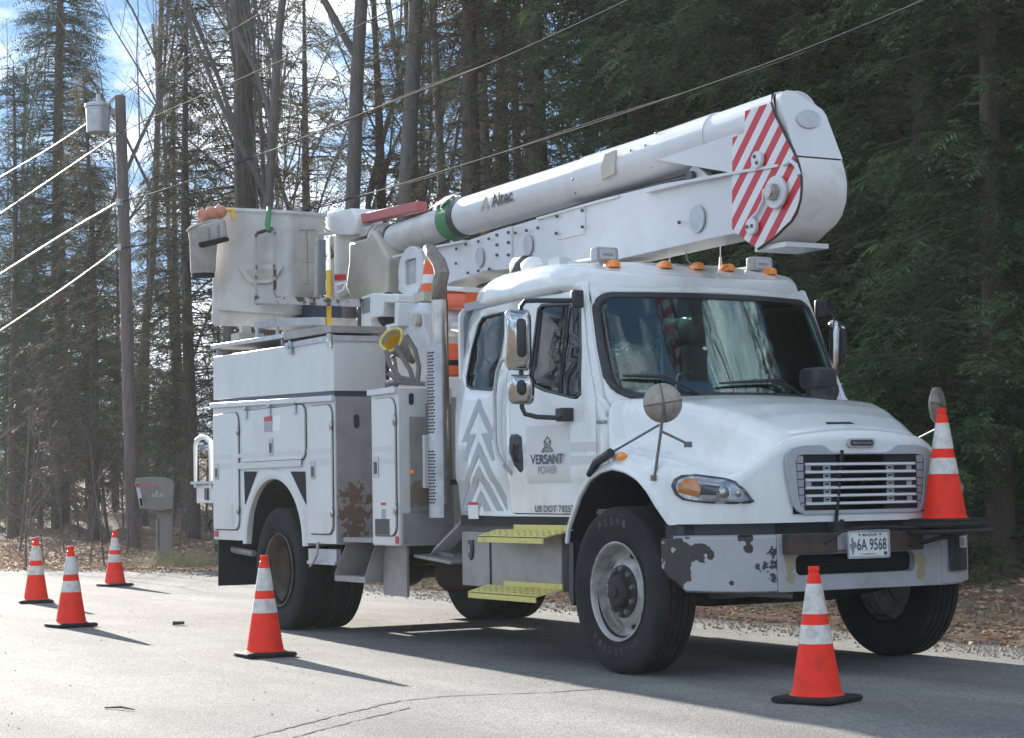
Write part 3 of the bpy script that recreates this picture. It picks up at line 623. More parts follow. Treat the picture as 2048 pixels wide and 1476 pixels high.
# roof lights
for px, py in ((1223, 537), (1326, 538), (1391, 542), (1452, 545), (1536, 553)):
    Y_ = {1223: -.655, 1326: -.265, 1391: 0, 1452: .265, 1536: .655}[px]; P = at(px, py, Y=Y_); zz = roofH(P.x, P.y); g = G()
    g.rings([[(P.x+.02+a*k+h*.2, P.y+b*k, zz-.012+h) for a, b in rrect(-.075, .05, -.043, .043, .03)] for k, h in ((1, 0), (.95, .025), (.7, .045), (.35, .052))]); build('clearance_lamp', g, M['amber'], T, bevel=.003)
# white strobe boxes on the cross bar
for px, py, Y_ in ((1207, 510, -.66), (1517, 529, .66)):
    P = at(px, py, Y=Y_); hb = G(); hb.rings([[(P.x+h, P.y+a*k, P.z+b*k) for a, b in rrect(-.092, .092, -.05, .05, .02)] for k, h in ((.8, -.035), (1, -.02), (1, .04), (.93, .05))]); sb = build('strobe_box', hb, M['alu'], T, bevel=.004)
    build('strobe_lens', G().prism([(P.x+.05, P.y+a, P.z+b) for a, b in rrect(-.062, .062, -.034, .034, .01)], (.006, 0, 0)), M['lens'] if 0 else M['slat'], sb); build('strobe_label', G().prism([(P.x+.056, P.y+a, P.z+b) for a, b in rrect(-.04, .04, -.012, .006, .003)], (.002, 0, 0)), M['grey'], sb)
    P2 = V(-1.05, P.y+.0, P.z-.02); g = G(); g.tube([(P.x-.02, P.y, P.z-.02), (-1.35, P.y, P.z-.012)], .018, 8); g.box(P.x-.03, P.x+.03, P.y-.02, P.y+.02, P.z-.1, P.z-.03); g.box(-1.56, -1.40, P.y-.05, P.y+.05, P.z-.055, P.z+.04); g.box(-1.5, -1.46, P.y-.03, P.y+.03, P.z-.14, P.z-.05); build('strobe_bracket', g, M['slat'], sb)
# antennas, horn
for px, y1, y0, Y_ in ((1339, 500, 537, -.2), (1441, 480, 543, .25)):
    a, b = at(px, y1, Y=Y_), at(px, y0, Y=Y_); g = G(); g.tube([a, lerp(a, b, .55)], .004, 6); g.tube([lerp(a, b, .55), b-V(0, 0, .03)], [.008, .016], 8); build('antenna', g, M['white'], T)
a = [at(*q, Y=.1) for q in ((1372, 505), (1374, 520), (1388, 533), (1400, 538))]; build('curved_antenna', G().tube(a, .005, 6), M['alu'], T)
P = at(1072, 522, Y=-.62); g = G(); g.sph((P.x-.05, P.y, P.z-.03), .13, .07, .07, 16, 8); build('antenna_dome', g, M['cab'], T)
P = at(1052, 520, Y=-.45); g = G(); g.rings([[(P.x-.03+a, P.y+b*k, P.z-.05+h) for a, b in rrect(-.11*k, .12*k, -.07, .07, .02)] for k, h in ((1, -.05), (1, .03), (.7, .08))]); build('spot_lamp', g, M['black'], T, bevel=.01)
# mirrors
def side_mirror(s):
    f_ = lambda p: V(p[0], s*p[1], p[2]); D0 = V(-.917, -1.332, 2.152); dep = (D0-CAM).dot(fw)
    P = lambda px, py, dd=0: at(px, py, D=dep+dd)
    g = G(); tp = [P(1152, 596, 0), P(1150, 601), P(1070, 601), P(1050, 602), P(1042, 612), P(1040, 640), P(1041, 700), P(1043, 770), P(1044, 815), P(1050, 828), P(1066, 832), P(1118, 836), P(1130, 828, 0)]
    tp[0] = at(1156, 598, Y=-1.0); tp[1] = at(1146, 601, Y=-1.04); tp[-1] = at(1133, 829, Y=-1.07); tp[-2] = at(1120, 836, Y=-1.13); tp[-3] = P(1075, 834)
    g.tube([f_(p) for p in tp], .0165, 8)
    m = build('door_mirror', g, M['black'], T)
    def head(x0, x1, y0, y1, th):
        a, b, c, d = P(x0, y0), P(x1, y0+2), P(x0+2, y1), P(x1, y1-2); X_ = (b-a); Y_ = (c-a); n = X_.cross(Y_).normalized()
        if n.dot(CAM-a) < 0: n = -n
        return a, X_, Y_, n
    for (x0, x1, y0, y1, nm) in ((1008, 1062, 617, 740, 'mirror_head'), (1014, 1068, 748, 808, 'convex_mirror_head')):
        a, X_, Y_, n = head(x0, x1, y0, y1, .06); g = G()
        rs = [[f_(a+X_*(.5+(u-.5)*k)+Y_*(.5+(v-.5)*k)+n*h) for u, v in rrect(0, 1, 0, 1, (.18, .18, .18, .18) if nm == 'mirror_head' else .25, 5)] for k, h in ((.96, -.03), (1, -.02), (1, .01), (.93, .035), (.7, .05), (.3, .055))]
        g.rings(rs); hd = build(nm, g, M['chrome'], m, ang=60)
        build('mirror_glass', G().add([f_(a+X_*(.5+(u-.5)*.9)+Y_*(.5+(v-.5)*.9)-n*.032) for u, v in rrect(0, 1, 0, 1, .15, 5)], [tuple(range(24))]), M['mirror'], hd)
        cx, cy = ((1043, 676) if nm == 'mirror_head' else (1043, 775)); c = P(cx, cy)+n*.05; ax_, ay_ = X_.normalized(), Y_.normalized(); hh = .13 if nm == 'mirror_head' else .05
        build('swivel_clamp', G().rings([[f_(c+ax_*u*k+ay_*v*k+n*h) for u, v in rrect(-.032, .032, -hh, hh, .03, 4)] for k, h in ((1, -.02), (1, .02), (.6, .035))]), M['black'], hd)
    g = G(); q = at(1158, 598, Y=-1.0); g.box(q.x-.03, q.x+.02, s*(q.y-.05), s*(q.y+.03), q.z-.06, q.z+.06); q = at(1135, 828, Y=-1.06); g.box(q.x-.05, q.x+.045, s*(q.y-.07), s*(q.y+.03), q.z-.05, q.z+.04); build('mirror_mount', g, M['black'], m, bevel=.012)
side_mirror(1); side_mirror(-1)
# markings on the near side
SX, SZ = (1, 0, 0), (0, 0, 1)
def band(name, x0, x1, z0, z1, mat_, off=.0015, cuts=()): return panel(name, [(x0, z0), (x1, z0), (x1, z1), (x0, z1)], [], mat_, T, 1, 0, off)
dz = lambda px, py: at(px, py, Y=-1.065)
b0, b1 = dz(1052, 856), dz(1136, 962)
band('decal_backing', b0.x, b1.x, 1.195, 1.585, M['decal'], .0012)
for (y0, y1) in ((884, 903), (912, 929)):
    za, zb = dz(1160, y1).z, dz(1160, y0).z; band('grey_stripe', b1.x, -.432, za, zb, M['band']); band('grey_stripe', DOORX0+.01, b0.x, za, zb, M['band'])
p = dz(1062, 929.5); text('company_name', 'VERSANT', (p.x, -1.0685, p.z), SX, SZ, .068, M['navy'], T, dz(1127, 920).x-p.x, .03, 0)
p = dz(1077, 948); text('company_name_second_line', 'POWER', (p.x, -1.0685, p.z), SX, SZ, .053, M['greyink'], T, dz(1113, 940).x-p.x, .0, 0)
p = dz(1067, 1028); text('registration_lettering', 'US DOT 782570', (p.x, -1.0545, p.z+.012), SX, SZ, .046, M['ink'], T, dz(1152, 1020).x-p.x, .025, 0)
p = at(1188.5, 849, Y=-1.04); text('fleet_number', '43634', (p.x, -1.026, p.z), SX, SZ, .026, M['ink'], T, at(1210, 848, Y=-1.04).x-p.x, .02, 0)
# tree mark: chevrons. unit: x half-width 1, z downwards
def chev(cx, zt, hw, h, w_, tri=False):      # outline of a roof-like chevron
    k = w_*math.hypot(1, h/hw); return [(cx-hw, zt-h), (cx, zt), (cx+hw, zt-h), (cx+hw-w_*1.15, zt-h), (cx, zt-k), (cx-hw+w_*1.15, zt-h)]
def tree_mark(cx, top, H_, W_, mat_, off, name, clip=None):
    z = lambda t: top-H_*t
    shapes = [[(0, 0), (.78, .385), (.40, .385), (.54, .46), (.98, .80), (.98, .88), (.0, .325+.0), (-.98, .88), (-.98, .80), (-.54, .46), (-.40, .385), (-.78, .385)]]
    S = [
     [(0, 0), (.76, .385), (.50, .385), (.66, .56), (.52, .56), (.12, .318), (.40, .318), (0, .115), (-.40, .318), (-.12, .318), (-.52, .56), (-.66, .56), (-.50, .385), (-.76, .385)],
     [(0, .39), (1.0, .88), (1.0, 1.0), (.98, 1.0), (0, .51), (-.98, 1.0), (-1.0, 1.0), (-1.0, .88)],
     [(0, .60), (.86, 1.0), (.60, 1.0), (0, .72), (-.60, 1.0), (-.86, 1.0)],
     [(0, .82), (.40, 1.0), (.12, 1.0), (0, .93), (-.12, 1.0), (-.40, 1.0)]]
    for P_ in S:
        pts = [(cx+a*W_, z(b)) for a, b in P_]
        if clip: pts = [(max(clip[0], min(clip[1], a)), b) for a, b in pts]
        panel(name, pts, [], mat_, T, 1, 0, off)
pt = dz(961, 795); pb = dz(968, 1022)
tree_mark(-1.985, pt.z, pt.z-pb.z, .385, M['film'], .0018, 'tree_mark', (-2.33, DOORX0-.012))
pt = dz(1093, 872); pb = dz(1094, 905); tree_mark(dz(1093.5, 880).x, pt.z, pt.z-pb.z, .072, M['ink'], .0032, 'small_tree_mark')
p = dz(930, 1010); wl = band('safety_label', p.x, p.x+.17, p.z-.10, p.z+.02, M['white'], .003); panel('red_header', [(p.x, p.z), (p.x+.17, p.z), (p.x+.17, p.z+.02), (p.x, p.z+.02)], [], M['red'], wl, 1, 0, .0042)
# steps and tool box below the cab
g = G(); g.box(-2.27, -.86, -1.06, -.45, .47, .86); tb = build('step_box', g, M['plate'], T, bevel=.008)
x0 = at(981, 1100, Y=-1.06).x; build('box_seam', G().box(x0-.012, x0+.012, -1.0635, -1.0, .48, .85), M['dark'], tb)
P = at(942, 1097, Y=-1.065); g = G(); g.prism([(P.x+a, -1.062, P.z+b) for a, b in [(-.035, .06), (.035, .06), (.04, .0), (.03, -.06), (0, -.085), (-.03, -.06), (-.04, 0)]], (0, -.012, 0)); h = build('paddle_latch', g, M['black'], tb, bevel=.004); build('latch_key', G().box(P.x-.008, P.x+.008, -1.082, -1.07, P.z-.03, P.z+.03), M['alu'], h)
for (za, xl, xr, nm) in ((.865, at(962, 1070, Y=-1.2).x, -.72, 's'), (.475, at(943, 1178, Y=-1.2).x, -.83, 's')):
    g = G(); xl += .02; g.prism([(xl, -1.24, za-.035), (xr-.07, -1.24, za-.035), (xr, -1.08, za+.006), (xl, -1.08, za+.006)], (0, 0, .012)); g.prism([(xl, -1.24, za-.07), (xr-.07, -1.24, za-.07), (xr-.07, -1.24, za-.023), (xl, -1.24, za-.023)], (0, .01, 0)); g.box(xl+.22, xr, -1.075, -1.062, za, za+.05)
    st = build('cab_step', g, M['yellow'], T, bevel=.003); g = G()
    for i in range(11):
        for j in range(3): cx_, cy_ = xl+.1+i*.085, -1.205+j*.045; zz_ = za+.016+(cy_+1.08)*.256; g.tube([(cx_, cy_, zz_), (cx_, cy_, zz_+.006)], .011, 8)
    build('grip_hole', g, M['stepdark'], st)
g = G(); g.box(-2.2, -.9, .45, 1.06, .47, .86); build('fuel_tank', g, M['alu'], T, bevel=.05)
# ============================================================ wheels
WB = 5.345
def tyre_prof(hw, s):
    R0 = WR; P = [(.285, -hw*.62), (.30, -hw*.78), (.33, -hw*.86), (.40, -hw*.98), (.455, -hw), (.49, -hw*.965), (.508, -hw*.88), (.516, -hw*.80)]
    n = 4; y0, y1 = -hw*.80, hw*.80
    for i in range(n+1):
        a = lerp(y0, y1, i/(n+1)); b = lerp(y0, y1, (i+1)/(n+1)); cr_ = .004*(1-((a+b)/2/hw)**2)
        P += [(R0-.004+cr_, a+.006), (R0-.004+cr_, b-.006)]
        if i < n: P += [(R0-.018, b-.004), (R0-.018, b+.004)]
    P += [(r, -y) for r, y in [(.516, -hw*.80), (.508, -hw*.88), (.49, -hw*.965), (.455, -hw), (.40, -hw*.98), (.33, -hw*.86), (.30, -hw*.78), (.285, -hw*.62)]]
    return P
def lugs(x, y, s, n, r, parent, mt):
    g = G()
    for i in range(n):
        a = 2*math.pi*i/n+.2; c = (x+r*math.cos(a), y, WR-.01+r*math.sin(a)); g.lathe([(0, -s*.026), (.012, -s*.026), (.019, -s*.018), (.021, 0), (.021, s*.01)], c, 'Y', 6)
    build('lug_nut', g, mt, parent)
M['rimw'] = mat('dirty_white_steel_rim', (.42, .41, .38), .45, c2=(.10, .09, .08), ns=8, nlo=.44, nhi=.72)
M['rimb'] = mat('brown_dusty_steel_rim', (.11, .09, .07), .6, c2=(.22, .19, .16), ns=7)
def front_wheel(s):
    yo = -s*1.045; g = G(); g.lathe(tyre_prof(.14, s), (0, yo, WR), 'Y', 72)
    w_ = tag(build('wheel', G().lathe([(.30, .10), (.30, -.10)], (0, yo, WR), 'Y', 48), M['rimw'], T)); w_.name = 'wheel'
    t = build('tyre', g, M['rubber'], w_, ang=30)
    o = -s   # outward direction
    P = [(.308, .118), (.312, .128), (.306, .132), (.296, .126), (.288, .112), (.284, .07), (.276, .03), (.262, .015), (.24, .02), (.215, .045), (.19, .068), (.165, .078), (.16, .076), (0, .076)]
    P = [(r, h*o) for r, h in P]
    build('rim', G().lathe(P, (0, yo, WR-.01), 'Y', 64), M['rimw'], w_, ang=25)
    g = G()
    for i in range(2 if s else 2):
        pass
    for i in range(5):
        a = 2*math.pi*i/5+1.25; c = V(.232*math.cos(a), yo+o*.036, WR-.01+.232*math.sin(a)); tv = V(-math.sin(a), 0, math.cos(a)); rv = V(math.cos(a), o*-.9, math.sin(a)).normalized()
        g.add([c+tv*(.034*math.cos(q))+rv*(.022*math.sin(q))+V(0, o*.006, 0) for q in [2*math.pi*j/16 for j in range(16)]], [tuple(range(16))])
    build('hand_hole', g, M['dark'], w_)
    g = G(); g.lathe([(.165, .070*o), (.165, .086*o), (.155, .090*o), (.105, .090*o), (.098, .125*o), (.08, .14*o), (.04, .142*o), (.036, .155*o), (0, .155*o)], (0, yo, WR-.01), 'Y', 32); build('hub', g, M['chassis'], w_, ang=25)
    lugs(0, yo+o*.09, s, 10, .143, w_, M['bracket'])
    if s == 1:           # raised sidewall lettering
        for txt, ang0, sgn in (('FS591', 112, -1), ('FIRESTONE', 232, 1)):
            for i, ch in enumerate(txt):
                a = R(ang0+sgn*(i*9.5)) ; rr = .405; c = V(rr*math.cos(a), yo+o*.1405, WR+rr*math.sin(a)); ud = V(math.cos(a), 0, math.sin(a))*(-sgn); xd = V(0, 0, 0)
                xd = ud.cross(V(0, -1, 0)); xd = V(ud.z, 0, -ud.x); text('sidewall_letter', ch, c-xd*.018, xd, ud, .045, M['black'], t, .036, .02, .001)
    return w_
front_wheel(1); front_wheel(-1)
def rear_wheel(s):
    w_ = build('wheel', G().lathe([(.30, .30), (.30, -.30)], (-WB, -s*.93, WR), 'Y', 32), M['dark'], T); o = -s
    for y in (1.075, .755): build('tyre', G().lathe(tyre_prof(.135, s), (-WB, -s*y, WR), 'Y', 72), M['rubber'], w_, ang=30)
    P = [(.308, .118), (.314, .130), (.304, .134), (.292, .12), (.288, .06), (.285, -.05), (.27, -.12), (.24, -.15), (.2, -.16), (.15, -.16), (0, -.16)]
    build('rim', G().lathe([(r, h*o) for r, h in P], (-WB, -s*1.08, WR-.01), 'Y', 64), M['rimb'], w_, ang=25)
    build('hub', G().lathe([(.14, -.16*o), (.14, -.12*o), (.10, -.11*o), (.095, -.02*o), (.08, -.01*o), (0, -.01*o)], (-WB, -s*1.08, WR-.01), 'Y', 24), M['chassis'], w_)
    lugs(-WB, -s*1.08+o*-.15, s, 10, .165, w_, M['rust'])
rear_wheel(1); rear_wheel(-1)
# ============================================================ chassis and underside
g = G(); 
for y in (-.43, .36): g.box(-7.0, .85, y, y+.07, .62, .84)
for x in (-6.6, -4.6, -3.2, -.9, .4): g.box(x-.05, x+.05, -.36, .36, .66, .80)
g.tube([(0, -.95, .50), (0, -.5, .44), (0, .5, .44), (0, .95, .50)], [.06, .05, .05, .06], 8); g.tube([(-WB, -.8, WR), (-WB, .8, WR)], .09, 10); g.sph((-WB, 0, .52), .22, .2, .2); g.tube([(-WB+.1, 0, .55), (-1.5, 0, .72)], .05, 8)
g.box(-.25, .35, -.3, .3, .42, .62)
for s in (-1, 1): g.box(-.75, .75, s*.5-.04, s*.5+.04, .52, .57); g.box(-WB-.7, -WB+.7, s*.5-.05, s*.5+.05, .60, .68)
build('chassis_frame', g, M['chassis'], T)
g = G(); g.tube([(-3.9, -.3, .50), (-2.5, -.3, .50)], .16, 16); build('muffler', g, M['rust'], T, bevel=.02)
g = G(); g.tube([at(1420, 1192, Y=-.5), at(1500, 1187, Y=-.4), at(1585, 1190, Y=-.2)], .022, 8); build('tow_tube', g, M['alu'], T)
# ============================================================ service body
YB = 1.215
bz = lambda x, z: z+(-x-4.15)*.022*max(0, (z-.75)/1.2)      # the body rides slightly higher at its tail
def xz(px, py, Y=-YB): p = at(px, py, Y=Y); return (p.x, p.z)
def side_panel(name, P_, mat_, s=1, y=YB, thick=.012, holes=(), parent=T, bevel=0):
    g = G(); g.prism([(x, -s*y, z) for x, z in P_], (0, -s*thick, 0), holes=[[(x, -s*y, z) for x, z in h] for h in holes]); return build(name, g, mat_, parent, bevel=bevel)
XR, XF = -6.85, -4.13
arch = [(-6.03, .74)]+[(-5.40+.63*math.cos(a), .72+.575*math.sin(a)) for a in [math.pi*(1-i/20) for i in range(21)]]+[(-4.77, .74)]
outline = [(XR, .75), (-6.03, .745)]+arch[1:-1]+[(-4.77, .745), (XF, .745), (XF, 1.93), (XR, 1.99)]
for s in (1, -1):
    g = G(); g.prism([(x, -s*YB, z) for x, z in outline], (0, s*.46, 0)); sb = build('service_compartment', g, M['body'], T, bevel=.006)
    # arch flare
    g = G(); A2 = arch
    rs = []
    for x, z in A2:
        d = V(x+5.40, 0, z-.72); d = d.normalized() if d.z > .06 else V(1 if d.x > 0 else -1, 0, 0)
        rs.append([(x+d.x*a, -s*(YB+b), z+d.z*a) for a, b in ((-.01, -.30), (-.01, .012), (.015, .022), (.06, .018), (.075, 0))])
    g.rings(rs, False); build('wheel_arch_flare', g, M['body'], sb)
    build('wheel_well', G().grid(lambda u, v: (lerp(-6.0, -4.8, u), -s*lerp(1.19, .60, v), .72+math.sqrt(max(0, 1-((u-.5)*2)**2))*.56), 16, 2), M['dark'], T)
    # gutter rail at the top
    g = G(); g.prism([(XR-.01, -s*(YB+.004), 1.955), (XF+.01, -s*(YB+.004), 1.892), (XF+.01, -s*(YB+.004), 1.938), (XR-.01, -s*(YB+.004), 2.0)], (0, -s*.03, 0)); build('drip_rail', g, M['body'], sb, bevel=.004)
    # doors: (px rect) -> raised panel with dark seam
    for (x0, y0, x1, y1, rad, lat, sd_) in ((431, 828, 480, 1058, (.09, .03, .03, .08), (437, 943), 0), (486, 818, 613, 920, (.08, .08, .03, .08), (546, 893), 1), (619, 812, 668, 1067, (.09, .05, .03, .08), (630, 940), 0)):
        a, b = xz(x0, y0), xz(x1, y1); xa, xb = a[0], b[0]; zt = (a[1]+xz(x1, y0-(4 if sd_ else 2))[1])/2; zb_ = b[1] if not sd_ else xz(550, 921)[1]
        if not sd_: zb_ = xz((x0+x1)/2, y1)[1]
        if x0 == 431: xa = XR+.035
        if x1 == 668: xb = XF-.04
        side_panel('door_seam', rrect(xa-.008, xb+.014, zb_-.012, zt+.006, tuple(r+.01 for r in rad)), M['black'], s, YB+.001, .003, parent=sb)
        dr = side_panel('compartment_door', rrect(xa, xb, zb_, zt, rad), M['body'], s, YB+.001, .016, parent=sb, bevel=.008)
        lx, lz = xz(*lat); side_panel('latch_plate', rrect(lx-.045, lx+.045, lz-.075, lz+.075, .012), M['alu'], s, YB+.018, .006, parent=dr, bevel=.002); side_panel('latch_recess', rrect(lx-.024, lx+.026, lz-.055, lz+.03, .01), M['black'], s, YB+.0245, .002, parent=dr)
        if sd_:
            for px in (497, 544, 595): q = xz(px, 818 if px < 500 else 816 if px < 550 else 811); g = G(); g.box(q[0]-.025, q[0]+.025, -s*(YB+.03), -s*(YB+.02), zt-.07, zt+.02); g.sph((q[0], -s*(YB+.03), zt+.02), .028, .018, .02, 10, 6); build('door_hinge', g, M['chrome'], dr)
        else:
            for z in (zt-.17, zb_+.17): g = G(); g.sph((xb+.0, -s*(YB+.02), z), .025, .015, .038, 10, 6); build('door_hinge', g, M['dullchrome'], dr)
    for x0, x1, yc0, yc1 in ((XR+.002, XF-.005, 903, 912), (XR+.002, XF-.005, 922, 935)):
        za, zb2 = xz(550, yc1-0)[1], xz(550, yc0-0)[1]
        for a_, b_ in ((XR+.045, -6.34), (-6.23, -4.78), (-4.66, XF-.05)): side_panel('grey_stripe', [(a_, za), (b_, za), (b_, zb2), (a_, zb2)], M['band'], s, YB+.0175, .001, parent=sb)
    for P_ in (((489, 943), (515, 943), (491, 1009)), ((582, 943), (611, 943), (613, 1009))): side_panel('vent_opening', [xz(*q) for q in P_], M['dark'], s, YB+.002, .004, parent=sb); side_panel('vent_edge', [xz(*q) for q in P_], M['black'], s, YB+.001, .002, parent=sb)
    # upper tool box with lids
    g = G(); g.prism([(XR+.01, -s*YB, 2.03), (XF-.01, -s*YB, 1.975), (XF-.01, -s*YB, 2.40), (XR+.01, -s*YB, 2.43)], (0, s*.465, 0)); ub = build('upper_box', g, M['body'], T, bevel=.006)
    g = G(); g.prism([(XR+.06, -s*(YB-.02), 1.99), (XF-.04, -s*(YB-.02), 1.93), (XF-.04, -s*(YB-.02), 1.98), (XR+.06, -s*(YB-.02), 2.035)], (0, s*.42, 0)); build('box_gap', g, M['navy'], ub)
    xm = xz(571, 690)[0]
    g = G(); g.box(xm, XF-.005, -s*(YB+.012), -s*(YB-.002), 2.385, 2.43); g.box(XF-.012, XF+.006, -s*(YB+.012), -s*.75, 2.38, 2.425); build('box_flange', g, M['alu'], ub)
    g = G(); g.prism([(XR, -s*(YB+.02), 2.50), (xm+.02, -s*(YB+.02), 2.475), (xm+.02, -s*(YB+.02), 2.515), (XR, -s*(YB+.02), 2.54)], (0, s*.50, 0)); build('box_lid', g, M['alu'], ub, bevel=.004)
    g = G(); g.prism([(xm+.03, -s*(YB+.03), 2.455), (XF+.01, -s*(YB+.03), 2.445), (XF+.01, -s*(YB+.03), 2.505), (xm+.03, -s*(YB+.03), 2.525)], (0, s*.50, 0)); build('box_lid', g, M['plate'], ub, bevel=.004)
    for x in (xm+.15, xm+.95): build('toggle_latch', G().box(x-.03, x+.03, -s*(YB+.03), -s*(YB+.012), 2.33, 2.44).box(x-.02, x+.02, -s*(YB+.05), -s*(YB+.02), 2.37, 2.40), M['chrome'], ub)
    g = G(); g.box(XR+.1, XR+.13, -s*YB, -s*(YB-.03), 2.43, 2.5); g.box(xm-.1, xm-.07, -s*YB, -s*(YB-.03), 2.42, 2.48); g.box(XR+.02, xm, -s*.85, -s*.82, 2.42, 2.50); build('lid_stay', g, M['grey'], ub)
# plate on the front wall of the recess, rust patch, little socket
M['recess'] = blobs(mat('worn_tread_plate', (.36, .34, .32), .5, .3, c2=(.28, .27, .25), ns=7, bump=.5, bs=120), [((XF+.02, -1.05, 1.12), .09), ((XF+.02, -1.12, .98), .10), ((XF+.02, -1.0, .98), .08), ((XF+.02, -1.06, .86), .09), ((XF+.02, -.92, 1.10), .05)], (.20, .12, .09), .75, 20)
for s in (1, -1):
    build('recess_plate', G().box(XF+.002, XF+.012, -s*1.205, -s*.76, .76, 1.93), M['recess'], T)
    g = G(); g.prism([(XF+.014, -s*1.03+a, 1.73+b) for a, b in rrect(-.022, .022, -.055, .055, .02)], (.006, 0, 0)); build('keyhole_plate', g, M['black'], T)
build('bulkhead', G().box(XF-.02, XF, -.76, .76, .80, 1.93), M['plate'], T); build('cargo_floor', G().box(-6.85, -2.97, -.76, .76, .80, .84), M['plate'], T); build('tailgate_wall', G().box(-6.85, -6.82, -.76, .76, .84, 1.4), M['body'], T)
# front compartment beside the turret
M['c2front'] = blobs(mat('front_wall_plate', (.33, .32, .30), .5, .3, c2=(.26, .25, .23), ns=7), [((-2.95, -1.1, 1.12), .10), ((-2.95, -.95, 1.12), .09)], (.22, .17, .12), .5, 14)
for s in (1, -1):
    g = G(); g.box(-3.45, -2.98, -s*YB, -s*.75, .745, 1.945); fc = build('front_compartment', g, M['body'], T, bevel=.012)
    build('drip_rail', G().box(-3.46, -2.975, -s*(YB+.03), -s*YB, 1.90, 1.945), M['body'], fc, bevel=.004)
    a, b = xz(745, 800), xz(795, 1071)
    side_panel('door_seam', rrect(a[0]+.015, b[0]+.012, b[1]-.01, a[1]+.004, (.10, .05, .03, .09)), M['black'], s, YB+.001, .003, parent=fc)
    dr = side_panel('compartment_door', rrect(a[0]+.025, b[0], b[1], a[1], (.09, .04, .03, .08)), M['body'], s, YB+.001, .016, parent=fc, bevel=.008)
    lx, lz = xz(756, 934); side_panel('latch_plate', rrect(lx-.045, lx+.05, lz-.08, lz+.08, .012), M['alu'], s, YB+.018, .006, parent=dr, bevel=.002); side_panel('latch_recess', rrect(lx-.024, lx+.03, lz-.055, lz+.04, .01), M['black'], s, YB+.0245, .002, parent=dr)
    for z in (a[1]-.17, b[1]+.2): g = G(); g.sph((b[0], -s*(YB+.02), z), .028, .015, .045, 10, 6); build('door_hinge', g, M['dullchrome'], dr)
    for y0, y1 in ((893, 904), (917, 929)): side_panel('grey_stripe', [(a[0]+.03, xz(770, y1)[1]), (b[0]-.005, xz(770, y1)[1]), (b[0]-.005, xz(770, y0)[1]), (a[0]+.03, xz(770, y0)[1])], M['band'], s, YB+.0175, .001, parent=fc)
    g = G(); g.prism([(-2.977, -s*y, z) for y, z in ((1.12, 1.00), (1.12, 1.72), (.98, 1.72), (.98, 1.82), (.76, 1.82), (.76, 1.0))], (.012, 0, 0)); g.box(-2.979, -2.955, -s*1.19, -s*.76, .76, .99); build('front_wall_plate', g, M['c2front'], fc)
    build('manual_box', G().box(-2.962, -2.93, -s*1.02, -s*.80, 1.18, 1.58), M['white'], fc, bevel=.004)
    g = G(); g.prism([(-2.979, -s*(1.10)+a_, 1.86+b_) for a_, b_ in rrect(-.02, .02, -.05, .04, .018)], (.006, 0, 0)); build('keyhole_plate', g, M['black'], fc)
    g = G(); g.sph((-2.94, -s*1.115, 1.30), .012, .02, .02, 8, 6); build('side_marker', g, M['amber'], fc)
    side_panel('red_reflector', [(-3.04, .765), (-2.985, .765), (-2.985, .82), (-3.04, .82)], M['red'], s, YB+.002, .003, parent=fc); side_panel('red_reflector', [(XR+.02, .775), (XR+.12, .775), (XR+.12, .83), (XR+.02, .83)], M['red'], s, YB+.002, .003)
    q = xz(755, 1062), xz(783, 1048); side_panel('maker_plate', [(q[0][0], .83), (q[1][0], .83), (q[1][0], .95), (q[0][0], .95)], M['black'], s, YB+.0185, .002, parent=dr)
    q = xz(773, 1005); side_panel('warning_sticker', [(q[0]-.06, q[1]-.02), (q[0]+.03, q[1]-.02), (q[0]+.03, q[1]+.0), (q[0]-.06, q[1]+.0)], M['red'], s, YB+.0185, .001, parent=dr); side_panel('warning_sticker', [(q[0]-.05, q[1]-.16), (q[0]+.02, q[1]-.16), (q[0]+.02, q[1]-.05), (q[0]-.05, q[1]-.05)], M['grey'], s, YB+.0185, .001, parent=dr)
# stickers on the horizontal door
a, b = xz(532, 834), xz(549, 863); side_panel('warning_sticker', [(a[0], b[1]), (b[0], b[1]), (b[0], a[1]-.04), (a[0], a[1]-.04)], M['grey'], 1, YB+.018, .001); side_panel('warning_sticker', [(a[0], a[1]-.04), (b[0], a[1]-.04), (b[0], a[1]), (a[0], a[1])], M['red'], 1, YB+.018, .001); side_panel('notice_sticker', [(b[0]+.005, b[1]), (b[0]+.19, b[1]), (b[0]+.19, a[1]), (b[0]+.005, a[1])], M['white'], 1, YB+.018, .001)
a = xz(467, 1035); side_panel('warning_sticker', [(a[0]-.05, a[1]-.07), (a[0]+.03, a[1]-.07), (a[0]+.03, a[1]+.12), (a[0]-.05, a[1]+.12)], M['band'], 1, YB+.018, .001)
# under-body step between the compartments, rail, mud flap, rear step bumper
g = G(); xa, xb_ = at(676, 1160, Y=-1.22).x, at(737, 1160, Y=-1.22).x
za = at(700, 1163, Y=-1.22).z; g.box(xa, xb_, -1.25, -.95, za, za+.045); g.box(-4.02, -3.46, -1.20, -.85, .765, .80)
g.prism([(xa, -1.25, za), (xa, -1.25, za+.06), (xa+.12, -1.2, .745), (xa+.12, -.95, .745), (xa, -.95, za)], (.006, 0, 0)); g.prism([(xb_, -1.25, za), (xb_, -1.25, za+.06), (xb_+.09, -1.2, .745), (xb_+.09, -.9, .745), (xb_, -.9, za)], (.006, 0, 0)); build('side_step', g, M['plate'], T)
g = G(); g.box(-3.46, -3.05, -1.12, -1.10, .36, .745); build('splash_plate', g, M['plate'], T)
g = G(); g.box(-4.72, -4.16, -1.20, -1.16, .60, .70); g.box(-4.72, -4.16, -1.215, -1.18, .575, .60); build('under_rail', g, M['alu'], T)
